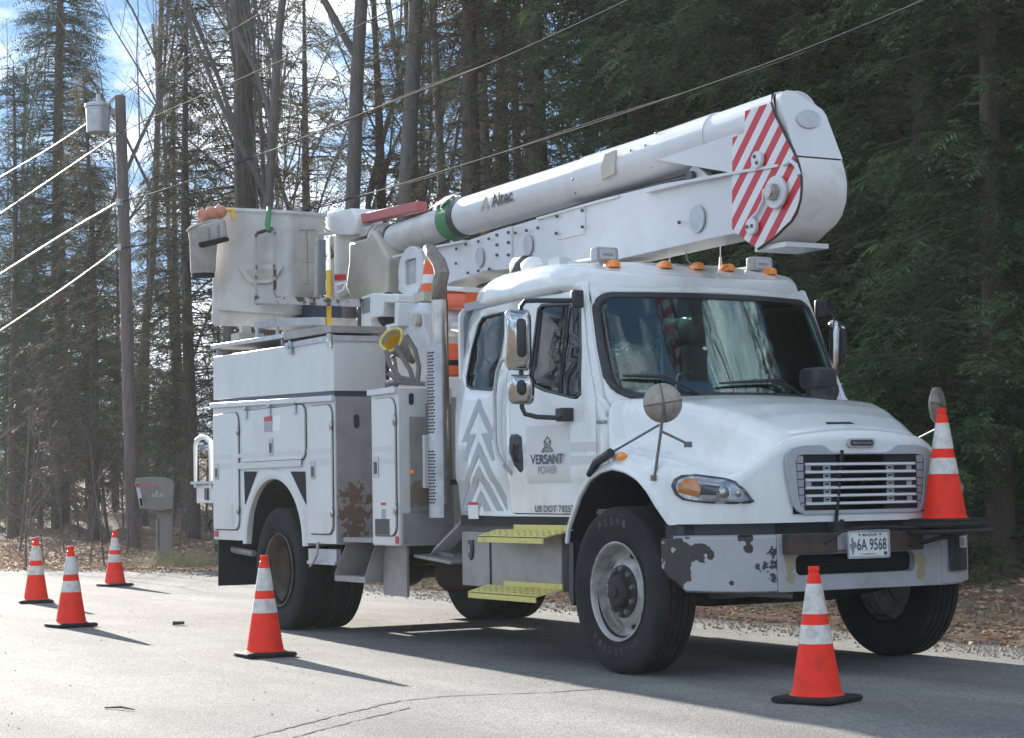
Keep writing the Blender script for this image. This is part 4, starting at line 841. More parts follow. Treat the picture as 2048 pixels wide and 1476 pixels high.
g = G(); g.tube([(-4.45, -1.235, .76), (-4.45, -1.24, .66), (-4.52, -1.24, .60), (-4.60, -1.24, .56)], .012, 6); build('air_hose', g, M['alu'], T)
for s in (1, -1): build('mud_flap', G().box(-6.78, -6.765, -s*1.205, -s*.62, .325, .77), M['black'], T)
g = G(); g.tube([at(452, 1093, Y=-1.1), at(470, 1100, Y=-1.05), at(508, 1107, Y=-1.0)], .03, 8); build('flap_bracket', g, M['alu'], T)
rb = G(); rb.box(-7.45, -6.86, -1.16, -.55, 1.08, 1.26); rb = build('tail_box', rb, M['body'], T, bevel=.008)
build('tail_box_lid', G().box(-7.50, -6.86, -1.20, -.50, 1.26, 1.285), M['alu'], rb); build('tail_box_latch', G().box(-7.20, -7.12, -1.175, -1.16, 1.11, 1.22), M['black'], rb)
a = [at(*q, Y=-1.18) for q in ((391, 975), (391, 892), (394, 880), (402, 874), (412, 875), (421, 884), (422, 900), (422, 975))]; build('tail_grab_rail', G().tube(a, [.016]*1+[.02]+[.026]*5+[.016], 10), M['white'], T)
g = G(); g.box(-7.4, -6.9, -1.0, 1.0, .62, .70); g.tube([(-7.35, -1.05, .92), (-7.42, -1.05, .86), (-7.35, -1.05, .80), (-6.9, -1.05, .80)], .014, 6); build('rear_bumper', g, M['chassis'], T)
# exhaust stack
ex = at(882, 800, Y=-.98); X0, Y0 = ex.x, -.98; g = G(); zt, zb_ = at(882, 600, Y=-.98).z, at(884, 1035, Y=-.98).z
g.tube([(X0, Y0, zb_+.10), (X0, Y0, zt)], .062, 24); st = build('exhaust_stack', g, M['dullchrome'], T)
g = G(); g.rings([[(X0+.005+.098*math.cos(a), Y0-.005+.098*math.sin(a), z) for a in [R(d) for d in range(150, 341, 10)]]+[(X0+.005+.093*math.cos(a), Y0-.005+.093*math.sin(a), z) for a in [R(d) for d in range(340, 149, -10)]] for z in (zb_, at(882, 690, Y=-.98).z)]); sh = build('heat_shield', g, M['alu'], st)
g = G(); z0_, z1_ = at(882, 1005, Y=-.98).z, at(882, 700, Y=-.98).z; nrow = 48
for i in range(nrow):
    z = lerp(z0_, z1_, i/nrow)
    if 16 < i < 22: continue
    for j in range(4):
        a = R(252+j*14+(i % 2)*6); c = V(X0+.005+.0995*math.cos(a), Y0-.005+.0995*math.sin(a), z); tv = V(-math.sin(a), math.cos(a), 0); g.add([c-tv*.010-V(0, 0, .006), c+tv*.010-V(0, 0, .006), c+tv*.010+V(0, 0, .006), c-tv*.010+V(0, 0, .006)], [(0,1,2,3)])
o = build('shield_slot', g, M['black'], sh); o['kind'] = 'stuff'
P_ = [at(881, 600, Y=-.98), at(881, 570, Y=-.98), at(884, 545, Y=-.98), at(878, 525, Y=-.98), at(866, 510, Y=-.98), at(858, 496, Y=-.98)]; P_[0].x = P_[1].x = X0; P_[0].z -= .04
g = G(); g.tube(P_, [.058, .058, .058, .055, .052, .048], 16, cap=False); build('exhaust_elbow', g, mat('grey_brown_exhaust_pipe', (.26, .23, .20), .45, .6, c2=(.16, .14, .12), ns=10), st, solid=.004)
build('exhaust_mouth', G().add([P_[-1]+V(.004, 0, 0)+(V(0, 1, 0)*math.cos(q)+V(.5, 0, .8).normalized()*math.sin(q))*.045 for q in [2*math.pi*i/16 for i in range(16)]], [tuple(range(16))]), M['dark'], st)
g = G(); g.box(X0-.05, X0-.02, Y0+.05, -.6, 1.2, 1.24); g.box(X0-.05, X0-.02, Y0+.05, -.6, 2.1, 2.14); build('stack_bracket', g, M['chassis'], st)
# outrigger leg with foot pad
g = G(); A, B = at(920, 1046, Y=-.95), at(862, 1105, Y=-1.0); d = (B-A); w2 = V(.05, 0, .035); g.prism([A-w2*1.0, A+w2, B+w2, B-w2], (0, .14, 0)); lg = build('outrigger_leg', g, M['boom'], T, bevel=.004)
g = G(); q = at(880, 1118, Y=-1.0); g.obox((q.x, q.y+.15, q.z), (.30, 0, -.02), (0, .22, 0), (0, 0, .012)); g.tube([(B.x-.02, B.y+.07, B.z), (q.x-.05, q.y+.15, q.z)], .03, 8); build('foot_pad', g, M['plate'], lg, bevel=.004)
g = G(); A, B = at(845, 1040, Y=-.8), at(855, 1075, Y=-.8); g.tube([A, B], .04, 12); g.tube([at(905, 1085, Y=-.6), at(905, 1070, Y=-.4)], .1, 16); build('air_tank', g, M['plate'], T)
# ============================================================ turret, boom
tu = build('turret', G().tube([(-4.75, 0, .84), (-4.75, 0, 1.6), (-4.75, 0, 1.95)], [.42, .36, .36], 32), M['boom'], T, bevel=.01)
g = G()
def bp(P_, Y): return [tuple(at(*q, Y=Y)) for q in P_]
arm = [(798, 627), (815, 622), (833, 620), (844, 627), (848, 652), (858, 690), (866, 712), (868, 770), (820, 772), (800, 770), (790, 700)]
g.prism(bp(arm, -.33), (0, .10, 0)); g.prism([(x, y+.56, z) for x, y, z in bp(arm, -.33)], (0, .10, 0)); q = [at(*p, Y=-.2) for p in ((800, 775), (868, 775))]; g.box(-5.15, -4.2, -.36, .36, 1.93, 2.12); build('turret_upright', g, M['boom'], tu, bevel=.008)
g = G(); c = at(836, 640, Y=-.34); g.tube([c, c+V(0, -.04, 0)], .055, 20); build('hose_guard', g, M['cream'], tu)
g = G(); c = at(852, 645, Y=-.2); g.sph(c, .16, .12, .2); g.sph(at(905, 640, Y=-.1), .22, .16, .14); g.tube([at(850, 690, Y=-.15), at(898, 650, Y=-.15), at(945, 655, Y=-.15)], .05, 10); build('rotation_gearbox', g, M['boom'], tu)
g = G(); g.prism(bp([(905, 640), (925, 700), (935, 770), (905, 770), (890, 700)], .2), (0, .08, 0)); build('turret_brace', g, M['boom'], tu)
g = G()
for i in range(6): a = at(800+i*9, 612, Y=-.15); g.tube([a, a+V(-.03*i+.05, .05, -.28), at(815+i*8, 690+i*6, Y=-.1)], .016, 6)
g.prism(bp([(798, 600), (845, 596), (850, 640), (800, 632)], -.05), (0, .1, 0)); build('hydraulic_hose', g, M['black'], tu)
build('orange_guard', G().rings([[(x, y+a, z+b) for a, b in rrect(-.1, .1, -.075, .075, .05)] for x, y, z in (tuple(at(893, 600, Y=-.2)), tuple(at(950, 603, Y=-.2)))]), M['orange'], tu, bevel=.01)
build('white_guard_strip', G().rings([[(x, y+a, z+b) for a, b in rrect(-.11, .11, -.02, .02, .01)] for x, y, z in (tuple(at(893, 577, Y=-.2)), tuple(at(950, 580, Y=-.2)))]), M['white'], tu)
build('orange_barrel', G().lathe([(.0, .0), (.10, 0), (.11, .05), (.10, .26), (0, .26)], tuple(at(913, 752, Y=-.35)), 'Z', 20), M['orange'], T, bevel=.006)
# lower boom: box beam, outline taken at the near face
YL = -.15
lb = [(1556, 352), (1480, 340), (1322, 368), (1202, 398), (1075, 437), (1022, 453), (989, 462), (930, 483), (870, 498), (806, 516), (799, 545), (796, 580), (815, 597), (838, 603), (865, 594), (895, 567), (977, 540), (1108, 532), (1236, 519), (1320, 500), (1464, 468), (1500, 470), (1560, 420)]
g = G(); g.prism(bp(lb, YL), (0, -2*YL, 0)); lo = build('lower_boom', g, M['boom'], T, bevel=.006)
g = G()
for P_, w_ in (([(1300, 383), (1390, 362), (1470, 347), (1567, 331)], .05), ([(792, 514), (860, 497), (925, 484), (935, 482)], .04), ([(1077, 437), (1200, 402), (1240, 392)], .02)):
    pts = bp(P_, YL); g.rings([[(x, YL-w_, z-.012), (x, YL+.02, z-.012), (x, YL+.02, z+.006), (x, YL-w_, z+.006)] for x, y, z in pts])
build('boom_flange', g, M['boom'], lo)
g = G(); g.prism(bp([(989, 462), (1022, 452), (1022, 538), (989, 541)], YL-.02), (0, .02, 0)); g.prism(bp([(1113, 428), (1170, 412), (1170, 468), (1113, 480)], YL-.008), (0, .01, 0)); g.prism(bp([(840, 520), (865, 505), (880, 508), (905, 510), (930, 545), (880, 580)], YL-.004), (0, .01, 0)); build('cover_plate', g, M['boom'], lo, bevel=.003)
g = G()
for x, y in [(933, 489), (958, 483), (979, 478), (914, 498), (913, 527), (937, 546), (958, 542), (980, 538), (1032, 466), (1054, 461), (1077, 456), (995, 470), (995, 490), (995, 510), (1018, 465), (1018, 485), (1018, 510), (1115, 433), (1114, 467), (1166, 421), (1166, 454), (1360, 445)]:
    q = at(x, y, Y=YL-.02); g.tube([q, q+V(0, -.015, 0)], .013, 6)
build('plate_bolt', g, M['ink'], lo)
g = G(); 
for x, y, a, b in ((960, 515, .07, .13), (1057, 490, .07, .13), (1395, 438, .09, .15)):
    q = at(x, y, Y=YL-.01); g.prism([(q.x+a*math.cos(t), q.y, q.z+b*.62*math.sin(t)) for t in [2*math.pi*i/20 for i in range(20)]], (0, -.01, 0))
build('inspection_cover', g, M['alu'], lo)
g = G(); q = at(831, 544, Y=YL-.02); g.prism([(q.x+.24*math.cos(t), q.y, q.z+.22*math.sin(t)) for t in [2*math.pi*i/28 for i in range(28)]], (0, -.05, 0), holes=[[(q.x+a, q.y, q.z+b) for a, b in rrect(-.11, .11, -.11, .11, .03)][::-1]]); build('pivot_boss', g, M['boom'], lo, bevel=.008)
g = G(); g.prism([(q.x+a, q.y-.0, q.z+b) for a, b in rrect(-.105, .105, -.105, .105, .03)], (0, -.02, 0)); build('pivot_cover', g, M['alu'], lo)
# upper boom
ax = [(-5.70, 3.402), (-4.2, 3.447), (-1.3, 3.494), (-.2, 3.526), (.25, 3.54)]
bzv = lambda x: interp(x, ax)
def cyl(x0, x1, r, n=36, k=6): return [(lerp(x0, x1, i/k), 0, bzv(lerp(x0, x1, i/k))) for i in range(k+1)], r, n
ub = G(); P_, r, n = cyl(-4.10, .30, .163); ub.tube(P_, r, n); ub = build('upper_boom', ub, M['boom'], T, ang=50, bevel=.004)
g = G(); P_, r, n = cyl(at(1145, 375, Y=-.17).x, at(1245, 340, Y=-.17).x+1.0, .171); g.tube(P_, r, n); build('boom_sleeve', g, M['boom'], ub, ang=50)
g = G(); P_, r, n = cyl(-5.62, -4.05, .138); g.tube(P_, r, n); build('boom_extension', g, M['fiberglass'], ub, ang=50)
g = G()
for x in (-5.66, -5.60): g.tube([(x-.02, 0, bzv(x)), (x+.02, 0, bzv(x))], .185 if x < -5.63 else .165, 32)
build('boom_end_flange', g, M['fiberglass'], ub, bevel=.005)
g = G()
for x, ww, r in ((-5.45, .03, .142), (-4.12, .05, .166)): g.tube([(x-ww, 0, bzv(x)-.0), (x+ww, 0, bzv(x))], r+.004, 32)
build('black_strap', g, M['black'], ub)
g = G(); g.tube([(-4.36, 0, bzv(-4.4)+.0), (-4.17, 0, bzv(-4.2))], .170, 32, cap=False); build('green_wrap', g, M['green'], ub)
for x in (-4.33,): build('saddle_clamp', G().prism([(x-.14, -.17, bzv(x)+.11), (x+.12, -.17, bzv(x)+.12), (x+.10, -.05, bzv(x)+.20), (x-.10, -.05, bzv(x)+.20)], (0, .02, .015)), M['alu'], ub)
g = G(); P0 = at(1210, 333, Y=-.185); g.prism([tuple(P0+V(a, 0, b)) for a, b in ((-.05, -.09), (.12, -.07), (.14, .10), (.0, .09), (-.06, 0))], (0, .02, 0)); build('access_patch', g, M['cream'], ub)
g = G()
for x, y in ((1290, 291), (1261, 301), (1235, 347+40-20), (1260, 352), (1304, 334), (1312, 266), (1211, 368), (1206, 369), (1149, 398), (1151, 385), (1146, 358), (1160, 390)):
    q = at(x, y, Y=-.165); dz_ = q.z-bzv(q.x); 
    if abs(dz_) < .165: yy = -math.sqrt(.171**2-dz_**2); q = at(x, y, Y=yy); g.sph(q, .010, .008, .010, 8, 5)
build('boom_rivet', g, M['ink'], ub)
q = at(984, 423, Y=-.166); q2 = at(1027, 408, Y=-.166); text('maker_name', 'Altec', (q.x, -.166, bzv(q.x)-.045), (1, 0, .016), (0, 0, 1), .105, M['ink'], ub, q2.x-q.x, .03, .006)
q = at(960, 427, Y=-.166); g = G(); g.prism([(q.x+a, -.171, bzv(q.x)+b) for a, b in ((0, -.045), (.03, -.045), (.10, .02), (.10, -.045), (.14, -.045), (.14, .055), (.10, .055))], (0, -.001, 0)); build('maker_mark', g, M['cream'], ub)
# wedge gusset from boom to elbow
g = G(); g.prism(bp([(1313, 320), (1470, 268), (1490, 275), (1490, 350), (1380, 332)], -.165), (0, .33, 0)); build('boom_gusset', g, M['boom'], ub, bevel=.004)
g = G(); q = at(1388, 352, Y=-.12); g.prism([tuple(q+V(a, 0, b)) for a, b in ((-.10, -.06), (-.06, .05), (0, .075), (.06, .05), (.22, -.06))], (0, .06, 0)); build('link_ear', g, M['boom'], lo, bevel=.006); g = G(); g.tube([q+V(0, -.01, .0), q+V(0, -.04, 0)], .035, 16); build('link_pin', g, M['ink'], lo)
g = G(); g.tube([at(1150, 420, Y=-.05), at(1300, 377, Y=-.05), at(1400, 352, Y=-.05)], .035, 10); build('leveling_cylinder', g, M['black'], lo)
# elbow
YE = -.185
pl = [(1490, 222), (1520, 212), (1541, 206), (1549, 230), (1562, 255), (1574, 280), (1583, 297), (1592, 315), (1598, 335), (1602, 359), (1602, 380), (1600, 400), (1592, 427), (1582, 443), (1568, 456), (1549, 475), (1515, 497), (1499, 487), (1464, 458), (1464, 400), (1464, 353), (1465, 275), (1488, 266)]
M['stripe'] = mat('red_and_white_striped_panel', (.55, .02, .035), .4); nt = M['stripe'].node_tree; N, L = nt.nodes, nt.links; b_ = N['Principled BSDF']
t_ = N.new('ShaderNodeTexCoord'); sx_ = N.new('ShaderNodeSeparateXYZ'); L.new(t_.outputs['Object'], sx_.inputs[0])
a1, a2 = at(1500, 400, Y=YE), at(1540, 320, Y=YE); dv = (a2-a1).normalized(); nx, nz_ = dv.z, -dv.x
m1 = N.new('ShaderNodeMath'); m1.operation = 'MULTIPLY'; m1.inputs[1].default_value = nx; m2 = N.new('ShaderNodeMath'); m2.operation = 'MULTIPLY_ADD'; m2.inputs[1].default_value = nz_
L.new(sx_.outputs[0], m1.inputs[0]); L.new(sx_.outputs[2], m2.inputs[0]); L.new(m1.outputs[0], m2.inputs[2])
per = abs((at(1530, 400, Y=YE)-at(1497, 400, Y=YE)).x*nx)
m3 = N.new('ShaderNodeMath'); m3.operation = 'DIVIDE'; m3.inputs[1].default_value = per; m4 = N.new('ShaderNodeMath'); m4.operation = 'FRACT'; m5 = N.new('ShaderNodeMath'); m5.operation = 'GREATER_THAN'; m5.inputs[1].default_value = .5
L.new(m2.outputs[0], m3.inputs[0]); L.new(m3.outputs[0], m4.inputs[0]); L.new(m4.outputs[0], m5.inputs[0]); mx_ = N.new('ShaderNodeMixRGB'); mx_.inputs[1].default_value = (.76, .74, .74, 1); mx_.inputs[2].default_value = (.56, .025, .04, 1); L.new(m5.outputs[0], mx_.inputs[0]); L.new(mx_.outputs[0], b_.inputs['Base Color'])
el = G(); el.prism(bp(pl, YE), (0, .012, 0)); el = build('elbow', el, M['stripe'], T); el2 = G(); el2.prism([(x, -YE-.012, z) for x, y, z in bp(pl, YE)], (0, .012, 0)); build('far_plate', el2, M['boom'], el)
cv = [(1548, 184), (1541, 206), (1549, 230), (1562, 255), (1574, 280), (1583, 297), (1592, 315), (1598, 335), (1602, 359), (1602, 380), (1600, 400), (1592, 427), (1582, 443), (1568, 456), (1549, 475), (1515, 499)]
cp = bp(cv, YE)
cp[0] = tuple(at(1549, 184, Y=YE))
M['cover'] = mat('scuffed_white_cover', (.72, .70, .66), .38, c2=(.42, .36, .27), ns=3.5, nlo=.52, nhi=.9, coat=.2)
def sheet(P_, y0, y1, th):
    g = G(); rs = []
    for i, (x, y, z) in enumerate(P_):
        rs.append([(x, y0, z), (x+.004, y0-.006, z), (x+.018, y0, z), (x+.018, y1, z), (x, y1, z)])
    g.rings(rs, True); return g
top = [(-.35, 0, bzv(-.35)+.168), (cp[0][0]-.05, 0, cp[0][2]+.0)]+[tuple(p) for p in cp[0:1]]
build('elbow_cover', sheet(cp[6:], YE, .172, .02), M['cover'], el, ang=60); ec = G(); zt_, rr_ = cp[0][2]+.012, .15; rows = []
for i in range(15):
    t = i/14; z = lerp(cp[6][2]+.012, zt_, 1-(1-t)**2); x = interp(z, [(cp[6][2], cp[6][0]), (zt_, cp[0][0]+.012)]); n1 = interp(z, [(zt_-.07, .185), (zt_-.03, .165), (zt_, .11)]); f1 = interp(z, [(cp[6][2], .175), (zt_-.13, .15), (zt_-.10, .12), (zt_-.03, -.01), (zt_, -.07)]); rows.append([(x, -n1, z), (x+.018, -n1, z), (x+.018, f1, z), (x, f1, z), (x-.35, f1-.02, z), (x-.35, -(n1-.02), z), (x, -(n1-.02), z)])
ec.rings(rows); build('elbow_end_cap', ec, M['boom'], el, ang=40)
g = G(); g.prism([(x, YE, z) for x, y, z in (cp[0], cp[1], cp[2])]+[(cp[0][0]-.03, YE, cp[0][2]-.005)], (0, .01, 0))
g.rings([[(x, -.163*math.cos(t)*1.0, z0+.163*math.sin(t)) for t in [2*math.pi*i/24 for i in range(24)]] for x, z0 in ((-.3, bzv(-.3)), (cp[0][0], bzv(.2)-.02))]); build('elbow_shell', g, M['boom'], el)
edge = G(); edge.tube([(x+.012, YE-.004, z) for x, y, z in cp[1:]], .009, 6); edge.tube([(x+.016, .170, z) for x, y, z in cp[6:]], .008, 6); build('worn_edge_trim', edge, M['rust'], el)
g = G(); k0, k1 = V(cp[0][0]+.012, 0, zt_), V(*cp[6]); c = lerp(k0, k1, .42); d = (k1-k0).normalized(); n_ = V(-d.z, 0, d.x)*-1; n_ = n_ if n_.x > 0 else -n_
g.prism([tuple(V(c.x+.018, -.01, c.z)+V(0, .095*math.cos(t), 0)+d*(.075*math.sin(t))) for t in [2*math.pi*i/24 for i in range(24)]], tuple(n_*.012)); build('oval_cover', g, M['alu'], el)
build('lower_lip', G().box(cp[-1][0]-.05, cp[-1][0]+.28, -.17, .17, cp[-1][2]-.01, cp[-1][2]+.02), M['boom'], el)
g = G(); q = at(1556, 385, Y=YE-.01); g.tube([q, q+V(0, -.03, 0)], .105, 32); build('pivot_boss', g, M['boom'], el, bevel=.006); g = G(); g.tube([q+V(0, -.03, 0), q+V(0, -.075, 0)], .058, 6); g.tube([q+V(0, -.03, 0), q+V(0, -.085, 0)], .04, 16); build('pivot_nut', g, M['dullchrome'], el, bevel=.004)
for x, y, r in ((1519, 320, .055), (1508, 453, .055)):
    q = at(x, y, Y=YE-.005); g = G(); g.tube([q, q+V(0, -.03, 0)], r, 24); bb = build('pin_boss', g, M['boom'], el, bevel=.004); g = G()
    for dx, dz_ in ((-.012, .022), (.012, -.022)) if x > 1510 else ((-.03, 0), (.018, 0)): g.tube([q+V(dx, -.03, dz_), q+V(dx, -.038, dz_)], .012, 8)
    build('pin_bolt', g, M['ink'], bb)
g = G(); g.tube([at(*q_, Y=YE-.02) for q_ in ((1568, 330), (1582, 322), (1592, 330), (1598, 350))], .014, 8); g.tube([at(*q_, Y=YE-.02) for q_ in ((1528, 378), (1527, 400), (1515, 425), (1503, 437))], .012, 8); build('conduit_bar', g, M['boom'], el)
# boom rest post between cab and turret
g = G(); g.box(-2.75, -2.60, -.12, .12, .85, 2.62); g.box(-2.82, -2.53, -.24, .24, 2.62, 2.68); build('boom_rest', g, M['chassis'], T)
# boom tip, bucket mount
g = G(); g.prism(bp([(697, 484), (733, 476), (742, 458), (752, 470), (775, 515), (772, 592), (700, 598), (690, 575), (697, 520)], -.20), (0, .38, 0)); tip = build('boom_tip', g, M['cream'], T, bevel=.03, seg=3)
g = G(); g.prism(bp([(655, 470), (740, 450), (735, 470), (700, 480), (697, 590), (665, 600), (655, 560)], -.12), (0, .3, 0)); build('tip_housing', g, M['fiberglass'], tip, bevel=.02)
g = G(); g.prism(bp([(650, 428), (703, 416), (711, 432), (712, 448), (708, 470), (665, 470), (650, 455)], -.18), (0, .28, 0)); build('tip_cover_box', g, M['white'], tip, bevel=.02)
g = G(); g.prism(bp([(712, 430), (833, 402), (834, 421), (714, 448)], -.12), (0, .10, 0)); jb = build('jib', g, M['pink'], T, bevel=.004); g = G()
q = at(836, 413, Y=-.07); g.tube([q, q+V(.07, 0, .01)], .05, 16); build('jib_end', g, M['black'], jb)
g = G(); g.prism(bp([(690, 596), (780, 592), (775, 602), (700, 606)], -.15), (0, .3, 0)); build('tip_skid', g, M['dark'], tip)
# bucket
def bil(q, u, v): return q[0]*(1-u)*(1-v)+q[1]*u*(1-v)+q[2]*u*v+q[3]*(1-u)*v
def quad(L_, K_, R_): return [K_, R_, L_+R_-K_, L_]
qt = quad(at(419, 414, D=18.55), at(581, 422, D=18.3), at(655, 428, D=18.85)); qb = quad(at(417, 652, D=18.55), at(581, 657, D=18.32), at(614, 632, D=18.70))
qm = [lerp(a, b, .86) for a, b in zip(qt, quad(at(417, 652, D=18.55), at(581, 657, D=18.32), at(650, 640, D=18.85)))]
g = G(); rr = rrect(0, 1, 0, 1, .10, 5)
def ring(q, k, dz_=0): return [bil(q, .5+(u-.5)*k, .5+(v-.5)*k)+V(0, 0, dz_) for u, v in rr]
g.rings([ring(qt, .93, -.95), ring(qt, .93, 0), ring(qt, 1.03, .005), ring(qt, 1.05, -.02), ring(qt, 1.0, -.04), ring(qt, .995, -.06), ring(qm, .99), ring(qb, .97, .03), ring(qb, .93, 0)])
bk = build('bucket', g, M['fiberglass'], T, ang=50)
e1 = (qt[0]-qt[3]); fn_ = e1.cross(V(0, 0, 1)).normalized(); fn_ = fn_ if fn_.dot(CAM-qt[0]) > 0 else -fn_; e1n = e1.normalized()
def face(px, py, off=.0):                                   # point on the bucket's broad face
    d = ray(px, py); t = (qt[0]+fn_*off-CAM).dot(fn_)/d.dot(fn_); return CAM+d*t
g = G(); tr = [(476, 533), (482, 528), (560, 530), (566, 536), (548, 562), (540, 567), (502, 567), (494, 562)]
g.prism([face(*q, .0) for q in tr], fn_*.012); build('molded_step_rim', g, M['fiberglass'], bk, bevel=.008); g = G(); g.prism([face(*q, .012) for q in [(488, 538), (556, 537), (545, 558), (506, 560)]], fn_*.004); build('molded_step', g, M['cream'], bk, bevel=.004)
g = G(); rp = [face(x, y, .10) for x, y in ((512, 607), (512, 470), (515, 466), (545, 457), (549, 460), (549, 468), (550, 607), (512, 607))]; g.tube(rp, .016, 6); M['rail'] = mat('rust_chipped_white_rail', (.44, .42, .39), .5, c2=(.06, .035, .025), ns=6, nlo=.5, nhi=.55); ra = build('bucket_rail', g, M['rail'], bk)
dB = (rp[0]-CAM).dot(fw); g = G(); a, b = at(514, 599, D=dB), at(724, 606, D=17.6); g.obox((a+b)/2, (b-a)/2, (b-a).cross(V(0, 0, 1)).normalized()*.03, (0, 0, .035)); build('support_beam', g, M['rail'], bk)
g = G(); g.tube([at(*q, D=18.0) for q in ((632, 600), (634, 480), (637, 470), (645, 467), (662, 468), (664, 475), (666, 606))], .017, 6); g.tube([at(657, 540, D=18.0), at(658, 606, D=18.0)], .02, 8); build('bucket_rail', g, M['rail'], bk)
g = G(); g.tube([at(641, 480, D=18.15), at(642, 590, D=18.15)], [.05, .045], 10); build('leveling_linkage', g, M['greyink'], bk)
g = G(); g.tube([at(657, 541, D=17.95), at(658, 652, D=17.9)], .024, 8); build('yellow_control_handle', g, M['yel'], bk)
g = G(); g.tube([at(672, 570, D=17.8), at(690, 565, D=17.8), at(693, 562, D=17.8), at(686, 580, D=17.8), at(674, 585, D=17.8)], .010, 6); build('small_grab_loop', g, M['white'], bk)
g = G(); g.prism([at(*q, D=18.1) for q in ((667, 549), (690, 548), (690, 560), (667, 562))], (0, .01, 0)); build('warning_sticker', g, M['red'], bk)
# crossbar mounting rib on the narrow face
e2 = (qt[1]-qt[0]); f2 = e2.cross(V(0, 0, 1)).normalized(); f2 = f2 if f2.dot(CAM-qt[0]) > 0 else -f2
g = G()
def face2(px, py, off=0): d = ray(px, py); t = (qt[0]+f2*off-CAM).dot(f2)/d.dot(f2); return CAM+d*t
for a, b in (((614, 460), (616, 565)), ((600, 460), (632, 460)), ((605, 525), (628, 524)), ((608, 568), (620, 568))): g.tube([face2(*a, .006), face2(*b, .006)], .004, 5)
build('rib_mark', g, M['greyink'], bk)
# control station: white L frame at the turret
g = G(); q0 = [(722, 594), (745, 586), (796, 589), (797, 652), (781, 654), (778, 668), (768, 668), (772, 640), (722, 640)]
g.prism(bp([(722, 594), (745, 586), (796, 589), (797, 605), (768, 605), (766, 632), (741, 636), (741, 670), (722, 670)], -.42), (0, .35, 0)); g.prism(bp([(789, 605), (797, 605), (797, 652), (780, 654), (780, 680), (768, 680), (770, 650), (788, 646)], -.42), (0, .3, 0)); cs = build('control_station', g, M['white'], T, bevel=.01)
g = G(); g.prism(bp([(724, 598), (739, 594), (739, 624), (724, 628)], -.425), (0, .005, 0)); build('label_panel', g, M['greyink'], cs); g = G(); g.sph(at(776, 620, Y=-.3), .12, .1, .16); build('valve_block', g, M['chassis'], cs)
# platform on the tool box under the bucket
g = G()
for x in (520, 553, 641): pass
g.prism([at(*q, D=17.9) for q in ((508, 645), (550, 637), (552, 652), (508, 658))], V(-.05, .4, 0)); g.prism([at(*q, D=17.85) for q in ((552, 637), (636, 634), (638, 650), (552, 652))], V(-.05, .4, 0)); 
for x, y0, y1 in ((514, 655, 672), (555, 650, 668), (635, 648, 658)): a = at(x, y0, D=17.9); b = at(x, y1, D=17.9); g.tube([a, b-V(0, 0, .03)], .018, 6)
build('bucket_rest', g, M['alu'], T)
g = G(); q = at(495, 672, D=18.2); g.box(q.x-.1, q.x+.1, q.y-.12, q.y+.12, q.z-.04, q.z+.02); g.box(q.x-.05, q.x+.02, q.y-.06, q.y+.03, q.z+.02, q.z+.09); build('rest_pad', g, M['cream'], T)
# box behind the rear side (blue-black bag seen below the bucket)
g = G(); q = at(627, 633, D=18.6); g.box(q.x-.3, q.x+.3, q.y-.15, q.y+.15, q.z-.35, q.z+.12); build('winch_housing', g, M['navy'], T)
# ============================================================ things carried by the truck
sd_ = tag(empty('beacon_cone', at(858, 560, D=15.6)), 'small orange and white marker standing behind the exhaust stack of the truck', 'marker')
o = sd_.location; g = G().lathe([(0, .0), (.075, 0), (.06, .05), (.035, .25), (0, .26)], (0, 0, -.1), 'Z', 20); build('body', g, M['orange'], sd_); build('collar', G().lathe([(.058, .07), (.049, .14), (.0, .14)], (0, 0, -.1), 'Z', 20), M['white'], sd_); build('base', G().box(-.09, .09, -.09, .09, -.17, -.10), M['cream'], sd_)
# canvas tool bag on the bucket rim
tb_ = tag(empty('tool_bag', at(405, 545, D=18.4)), 'round dirty canvas tool bag hanging from the left end of the raised bucket', 'tool bag'); O = tb_.location
q1, q2 = at(378, 455, D=18.35), at(438, 440, D=18.3); c1 = (q1+q2)/2; q3, q4 = at(383, 548, D=18.4), at(430, 546, D=18.35); c2 = (q3+q4)/2; rx = (q2-q1).length/2; rb_ = (q4-q3).length/2
rgt = (V(q2.x, q2.y, 0)-V(q1.x, q1.y, 0)).normalized(); fwd = V(-rgt.y, rgt.x, 0)
rs = []
for t, k in ((0, 1.0), (.04, 1.05), (.3, .98), (.6, .97), (.96, 1), (1, .94)):
    c = lerp(c1, c2, t)-O; r_ = lerp(rx, rb_, t)*k; rs.append([c+rgt*math.cos(a)*r_*(1+.03*math.sin(3*a+5*t))+fwd*math.sin(a)*r_*.8+V(0, 0, .045*math.cos(a)*(1-t)) for a in [2*math.pi*i/24 for i in range(24)]])
build('sack', G().rings(rs), M['canvas'], tb_, ang=60); g = G(); g.tube(rs[1], .014, 6, closed=True); build('rope_rim', g, M['cream'], tb_); g = G(); g.rings([[p+V(0, 0, h) for p in rs[-1]] for h in (-.035, 0)]); build('rubber_base', g, M['rubber'], tb_)
ap = tag(empty('tool_apron', at(430, 490, D=18.15)), 'grey canvas pocket pouch hung over the bucket side beside the tool bag', 'pouch'); O = ap.location
g = G(); P_ = [at(*q, D=18.12)-O for q in ((400, 455), (452, 438), (458, 480), (406, 494))]; g.prism(P_, fwd*-.09); build('pouch', g, M['canvas'], ap, bevel=.02); g = G(); P_ = [at(*q, D=18.10)-O for q in ((404, 488), (458, 476), (458, 482), (406, 496))]; g.prism(P_, fwd*-.10); build('pouch_base', g, M['rubber'], ap); g = G()
for a, b in (((417, 455), (418, 478)), ((436, 450), (437, 475))): g.tube([at(*a, D=18.03)-O, at(*b, D=18.03)-O], .01, 5)
build('pocket_seam', g, M['greyink'], ap)
